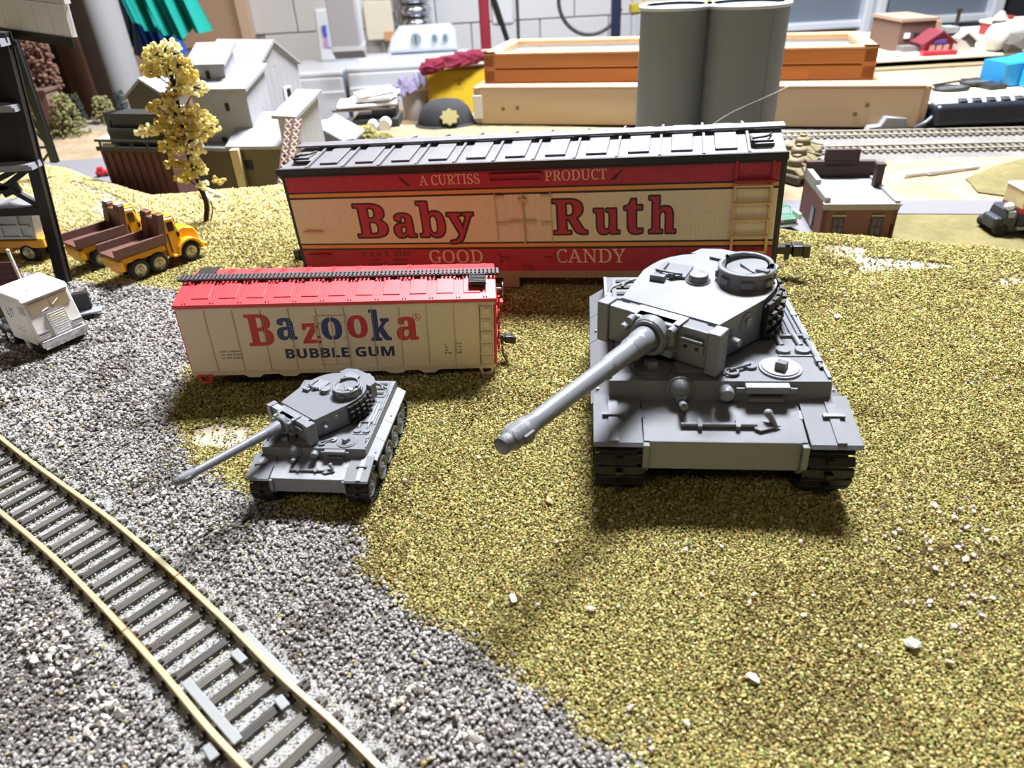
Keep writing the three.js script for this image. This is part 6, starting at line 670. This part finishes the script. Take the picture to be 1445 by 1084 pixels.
  // things hanging from above, each on its own cord from the ceiling
  const drape = (nm, label, cat, z, tops, bots, m, amp, cordM) => { const n = 60, rows = 14, pos = [], idx = [], uv = []; for (let j = 0; j <= rows; j++) for (let i = 0; i <= n; i++) { const u = i / n, x0 = interp(tops, u), x1 = interp(bots.map(([a, b]) => [a, b]), u), yb = interp(bots.map(([a, , c]) => [a, c]), u), v = j / rows, p = V(x0 + (x1 - x0) * v, -170 + (yb + 170) * v, z); pos.push(p.x, p.y, z + amp * Math.sin(u * 21 + 1.7 * v) * (0.4 + 0.6 * v) + 0.5 * amp * Math.sin(u * 47 + 3)); uv.push(u, v); } for (let j = 0; j < rows; j++) for (let i = 0; i < n; i++) { const a = j * (n + 1) + i; idx.push(a, a + n + 1, a + 1, a + 1, a + n + 1, a + n + 2); } const g = new THREE.BufferGeometry(); g.setAttribute('position', new THREE.Float32BufferAttribute(pos, 3)); g.setAttribute('uv', new THREE.Float32BufferAttribute(uv, 2)); g.setIndex(idx); g.computeVertexNormals(); const t = thing(nm, label, cat); const back = N(g.clone()); const q = back.attributes.position; const nn = back.attributes.normal; const f2 = back.clone(); for (let i = 0; i < q.count; i++) f2.attributes.position.setXYZ(i, q.getX(i) - nn.getX(i) * 0.006, q.getY(i) - nn.getY(i) * 0.006, q.getZ(i) - nn.getZ(i) * 0.006); obj('cloth', [back, f2], m, t); const a = V(tops[0][1], -170, z), b = V(tops[tops.length - 1][1], -170, z); obj('hanger', [rod([a.x, a.y, z], [b.x, b.y, z], 0.008), rod([(a.x + b.x) / 2, a.y, z], [(a.x + b.x) / 2, ceilY, z], 0.004)], cordM, t); return t; };
  drape('hanging_garment', 'bright teal garment hanging at the upper left', 'garment', -1.75, [[0, 100], [1, 190]], [[0, 196, 30], [0.1, 205, 44], [0.2, 222, 46], [0.3, 226, 30], [0.38, 232, 50], [0.6, 262, 58], [0.72, 268, 40], [0.8, 276, 47], [1, 297, 44]], M(0x14a79a, 0.85), 0.018, steel);
  drape('hanging_garment', 'dark navy garment hanging behind the teal one', 'garment', -2.25, [[0, 150], [1, 200]], [[0, 176, 60], [0.4, 205, 85], [1, 236, 70]], M(0x1f2433, 0.9), 0.02, steel);
  drape('hanging_garment', 'vivid blue garment end showing below the teal one', 'garment', -1.9, [[0, 110], [1, 160]], [[0, 226, 105], [0.5, 246, 118], [1, 262, 74]], M(0x2a5fb8, 0.8), 0.012, steel);
  { const t = thing('support_post', 'thick pale grey support post at the upper left', 'post'), p = V(190, 160, -1.5); t.position.set(p.x, floorY, -1.5); obj('shaft', cy(0.031, 0.031, ceilY - floorY, 0, (ceilY - floorY) / 2, 0, 0, 0, 0, 32), M(0x9a9a9c, 0.6), t); obj('foot_plate', rb(0.18, 0.02, 0.18, 0.004, 0, 0.01, 0), M(0x7d7d80, 0.6), t); obj('head_plate', rb(0.18, 0.02, 0.18, 0.004, 0, ceilY - floorY - 0.01, 0), M(0x7d7d80, 0.6), t); }
  { const z2 = -1.62, a = V(112, 150, z2), b = V(168, 150, z2), t = thing('brown_board', 'tall dark brown folded cardboard sheets left of the grey support post', 'cardboard', [a.x, floorY, z2]), hh = 2.25, w = b.x - a.x; obj('sheet', [rb(w * 0.55, hh, 0.02, 0.004, w * 0.25, hh / 2, 0, 0, 0.35)], M(0x6b4a38, 0.8), t); obj('sheet', [rb(w * 0.6, hh, 0.02, 0.004, w * 0.75, hh / 2, -0.02, 0, -0.3)], M(0x4a3a32, 0.8), t); obj('sheet', [rb(w * 0.9, hh, 0.02, 0.004, -w * 0.3, hh / 2, -0.08, 0, 0.1)], M(0x3f2c24, 0.8), t); }
  { const z2 = -1.8, a = V(-120, 150, z2), b = V(108, 150, z2), w = b.x - a.x, t = thing('dark_bookcase', 'dark brown shelving with brown boxes at the upper left border', 'shelving', [a.x, floorY, z2 - 0.04]), dm = M(0x2e211c, 0.7), hh = 2.0; obj('side_panel', [rb(0.03, hh, 0.3, 0.004, 0.015, hh / 2, -0.15)], dm, t); obj('side_panel', [rb(0.03, hh, 0.3, 0.004, w, hh / 2, -0.15)], dm, t); obj('back_panel', bx(w, hh, 0.01, w / 2, hh / 2, -0.3), M(0x241b18, 0.8), t); for (let k = 0; k < 8; k++) obj('shelf', rb(w, 0.025, 0.3, 0.004, w / 2, 0.1 + k * 0.262, -0.15), dm, t);
    for (let k = 0; k < 5; k++) { const p = V(28 + k * 14.5, 62, z2 - 0.1); const q = obj('box', [rb(0.022, 0.09 + 0.02 * (k % 2), 0.12, 0.003, 0, 0, 0)], M([0x6b4c3c, 0x4d3a33, 0x7a5844, 0xd8cfc4, 0x5d4438][k], 0.7)); q.position.set(p.x, floorY + 1.163 + 0.062 + 0.01 * (k % 2), z2 - 0.19); tag(q, ['brown spine box, first from left on the dark shelving', 'near-black spine box second from left on the dark shelving', 'tan spine box in the middle of the row on the dark shelving', 'white spine box standing in the row on the dark shelving', 'brown spine box right of the white one on the dark shelving'][k], 'box'); } }
  { const z2 = -3.4, p = V(500, 70, z2), t = thing('hanging_bag', 'translucent white garment bag hanging before the washing machine', 'garment bag', [p.x, 0, z2]), yb = V(505, 80, z2).y, yt = 0.95; obj('bag', extX([[0.0, yb], [0.05, yb + 0.03], [0.06, yt], [-0.06, yt], [-0.05, yb + 0.05]], 0.13, 0.01).translate(-0.02, 0, 0), new THREE.MeshPhysicalMaterial({ color: 0xe6e6ea, roughness: 0.9, transmission: 0.4, thickness: 0 }), t); obj('hook', rod([-0.02, yt, 0], [-0.02, ceilY, 0], 0.004), steel, t); obj('hem', extX([[0.0, yb - 0.005], [0.055, yb + 0.03], [0.05, yb + 0.05], [-0.05, yb + 0.06]], 0.135, 0.004).translate(-0.02, 0, 0), M(0xcfd0d6, 0.8), t); }
  { const z2 = -2.4, t = thing('red_stand', 'dark red upright pole with pale pouch and black rod at the back', 'stand'), a = V(687, 80, z2), b = V(680, -60, z2); t.position.set(a.x, floorY, z2); const hh = ceilY - floorY; obj('pole', rb(0.032, hh, 0.02, 0.006, 0, hh / 2, 0), M(0x9a2436, 0.6), t); obj('rod', rod([0.07, a.y - floorY + 0.03, 0.03], [0.0, a.y - floorY + 0.26, 0.03], 0.008), dark, t); obj('pouch', rb(0.07, 0.11, 0.04, 0.012, 0.055, a.y - floorY + 0.14, 0.0), M(0xd9dde2, 0.6), t); obj('base', rb(0.3, 0.04, 0.3, 0.01, 0, 0.02, 0), dark, t); obj('cable', tube([[0.03, a.y - floorY - 0.06, 0.03], [0.06, a.y - floorY + 0.02, 0.04], [0.09, a.y - floorY - 0.02, 0.03], [0.1, a.y - floorY + 0.2, 0.02]], 0.005, 20, 6), M(0x4a4d52, 0.5), t); }
  { const z2 = -2.5, a = V(868, 60, z2), t = thing('tool_cart', 'navy cart with yellow top rail and coiled cable behind the display frame', 'cart', [a.x, floorY, z2]), hy = V(900, 10, z2).y - floorY, yb = V(900, 60, z2).y - floorY; obj('post', [rb(0.03, hy + 0.25, 0.03, 0.006, 0.0, (hy + 0.25) / 2, 0)], M(0x2a3350, 0.4), t); obj('post', [rb(0.03, hy + 0.25, 0.03, 0.006, 0.4, (hy + 0.25) / 2, 0)], M(0x2a3350, 0.4), t); obj('rail', rb(0.36, 0.028, 0.04, 0.006, 0.22, hy, 0.02), M(0xc9b53a, 0.5), t); obj('bin', rb(0.34, hy - 0.1, 0.2, 0.02, 0.24, hy / 2 - 0.05, -0.1), M(0x20283f, 0.5), t); obj('strip', rb(0.02, 0.15, 0.02, 0.004, 0.055, yb + 0.06, 0.02), M(0xc9ccd2, 0.4), t); obj('cable', torus(0.1, 0.006, -0.08, hy + 0.03, 0.0, 0, 0, Math.PI * 0.9, Math.PI), M(0x4a4d52, 0.5), t); obj('foot', rb(0.46, 0.04, 0.3, 0.01, 0.2, 0.02, -0.05), dark, t); }
  { // white-framed glazed panels at the right
    const z2 = -2.3, fm = M(0xe4eaf2, 0.4), yb = V(1250, 66, z2).y, yt = V(1250, -150, z2).y, X = (px) => V(px, 30, z2).x, t = struct('window_1', [rb(X(1460) - X(1080), 0.05, 0.07, 0.01, (X(1460) + X(1080)) / 2, yb - 0.03, z2), rb(X(1460) - X(1080), 0.05, 0.07, 0.01, (X(1460) + X(1080)) / 2, yt, z2), bx(X(1460) - X(1080), yb - floorY - 0.05, 0.05, (X(1460) + X(1080)) / 2, (yb + floorY - 0.05) / 2, z2)], M(0xcfd6de, 0.5));
    for (const [px, w] of [[1216, 0.028], [1234, 0.028], [1394, 0.036], [1090, 0.03]]) obj('window_frame', rb(w, yt - yb, 0.05, 0.008, X(px), (yt + yb) / 2, z2 + 0.01), fm, t);
    for (const [a, b, py] of [[1080, 1216, 36], [1234, 1394, 27]]) obj('window_bar', rb(X(b) - X(a), 0.022, 0.04, 0.006, (X(a) + X(b)) / 2, V((a + b) / 2, py, z2).y, z2 + 0.005), fm, t);
    for (const [a, b] of [[1080, 1216], [1234, 1394]]) obj('window_pane', bx(X(b) - X(a), yt - yb, 0.006, (X(a) + X(b)) / 2, (yt + yb) / 2, z2), M(0x7b8694, 0.2), t);
    obj('dark_panel', bx(0.5, yt - yb, 0.01, X(1398) + 0.25, (yt + yb) / 2, z2 - 0.02), M(0x2c2e33, 0.6), t);
  }
}

renderer.render(scene, camera);
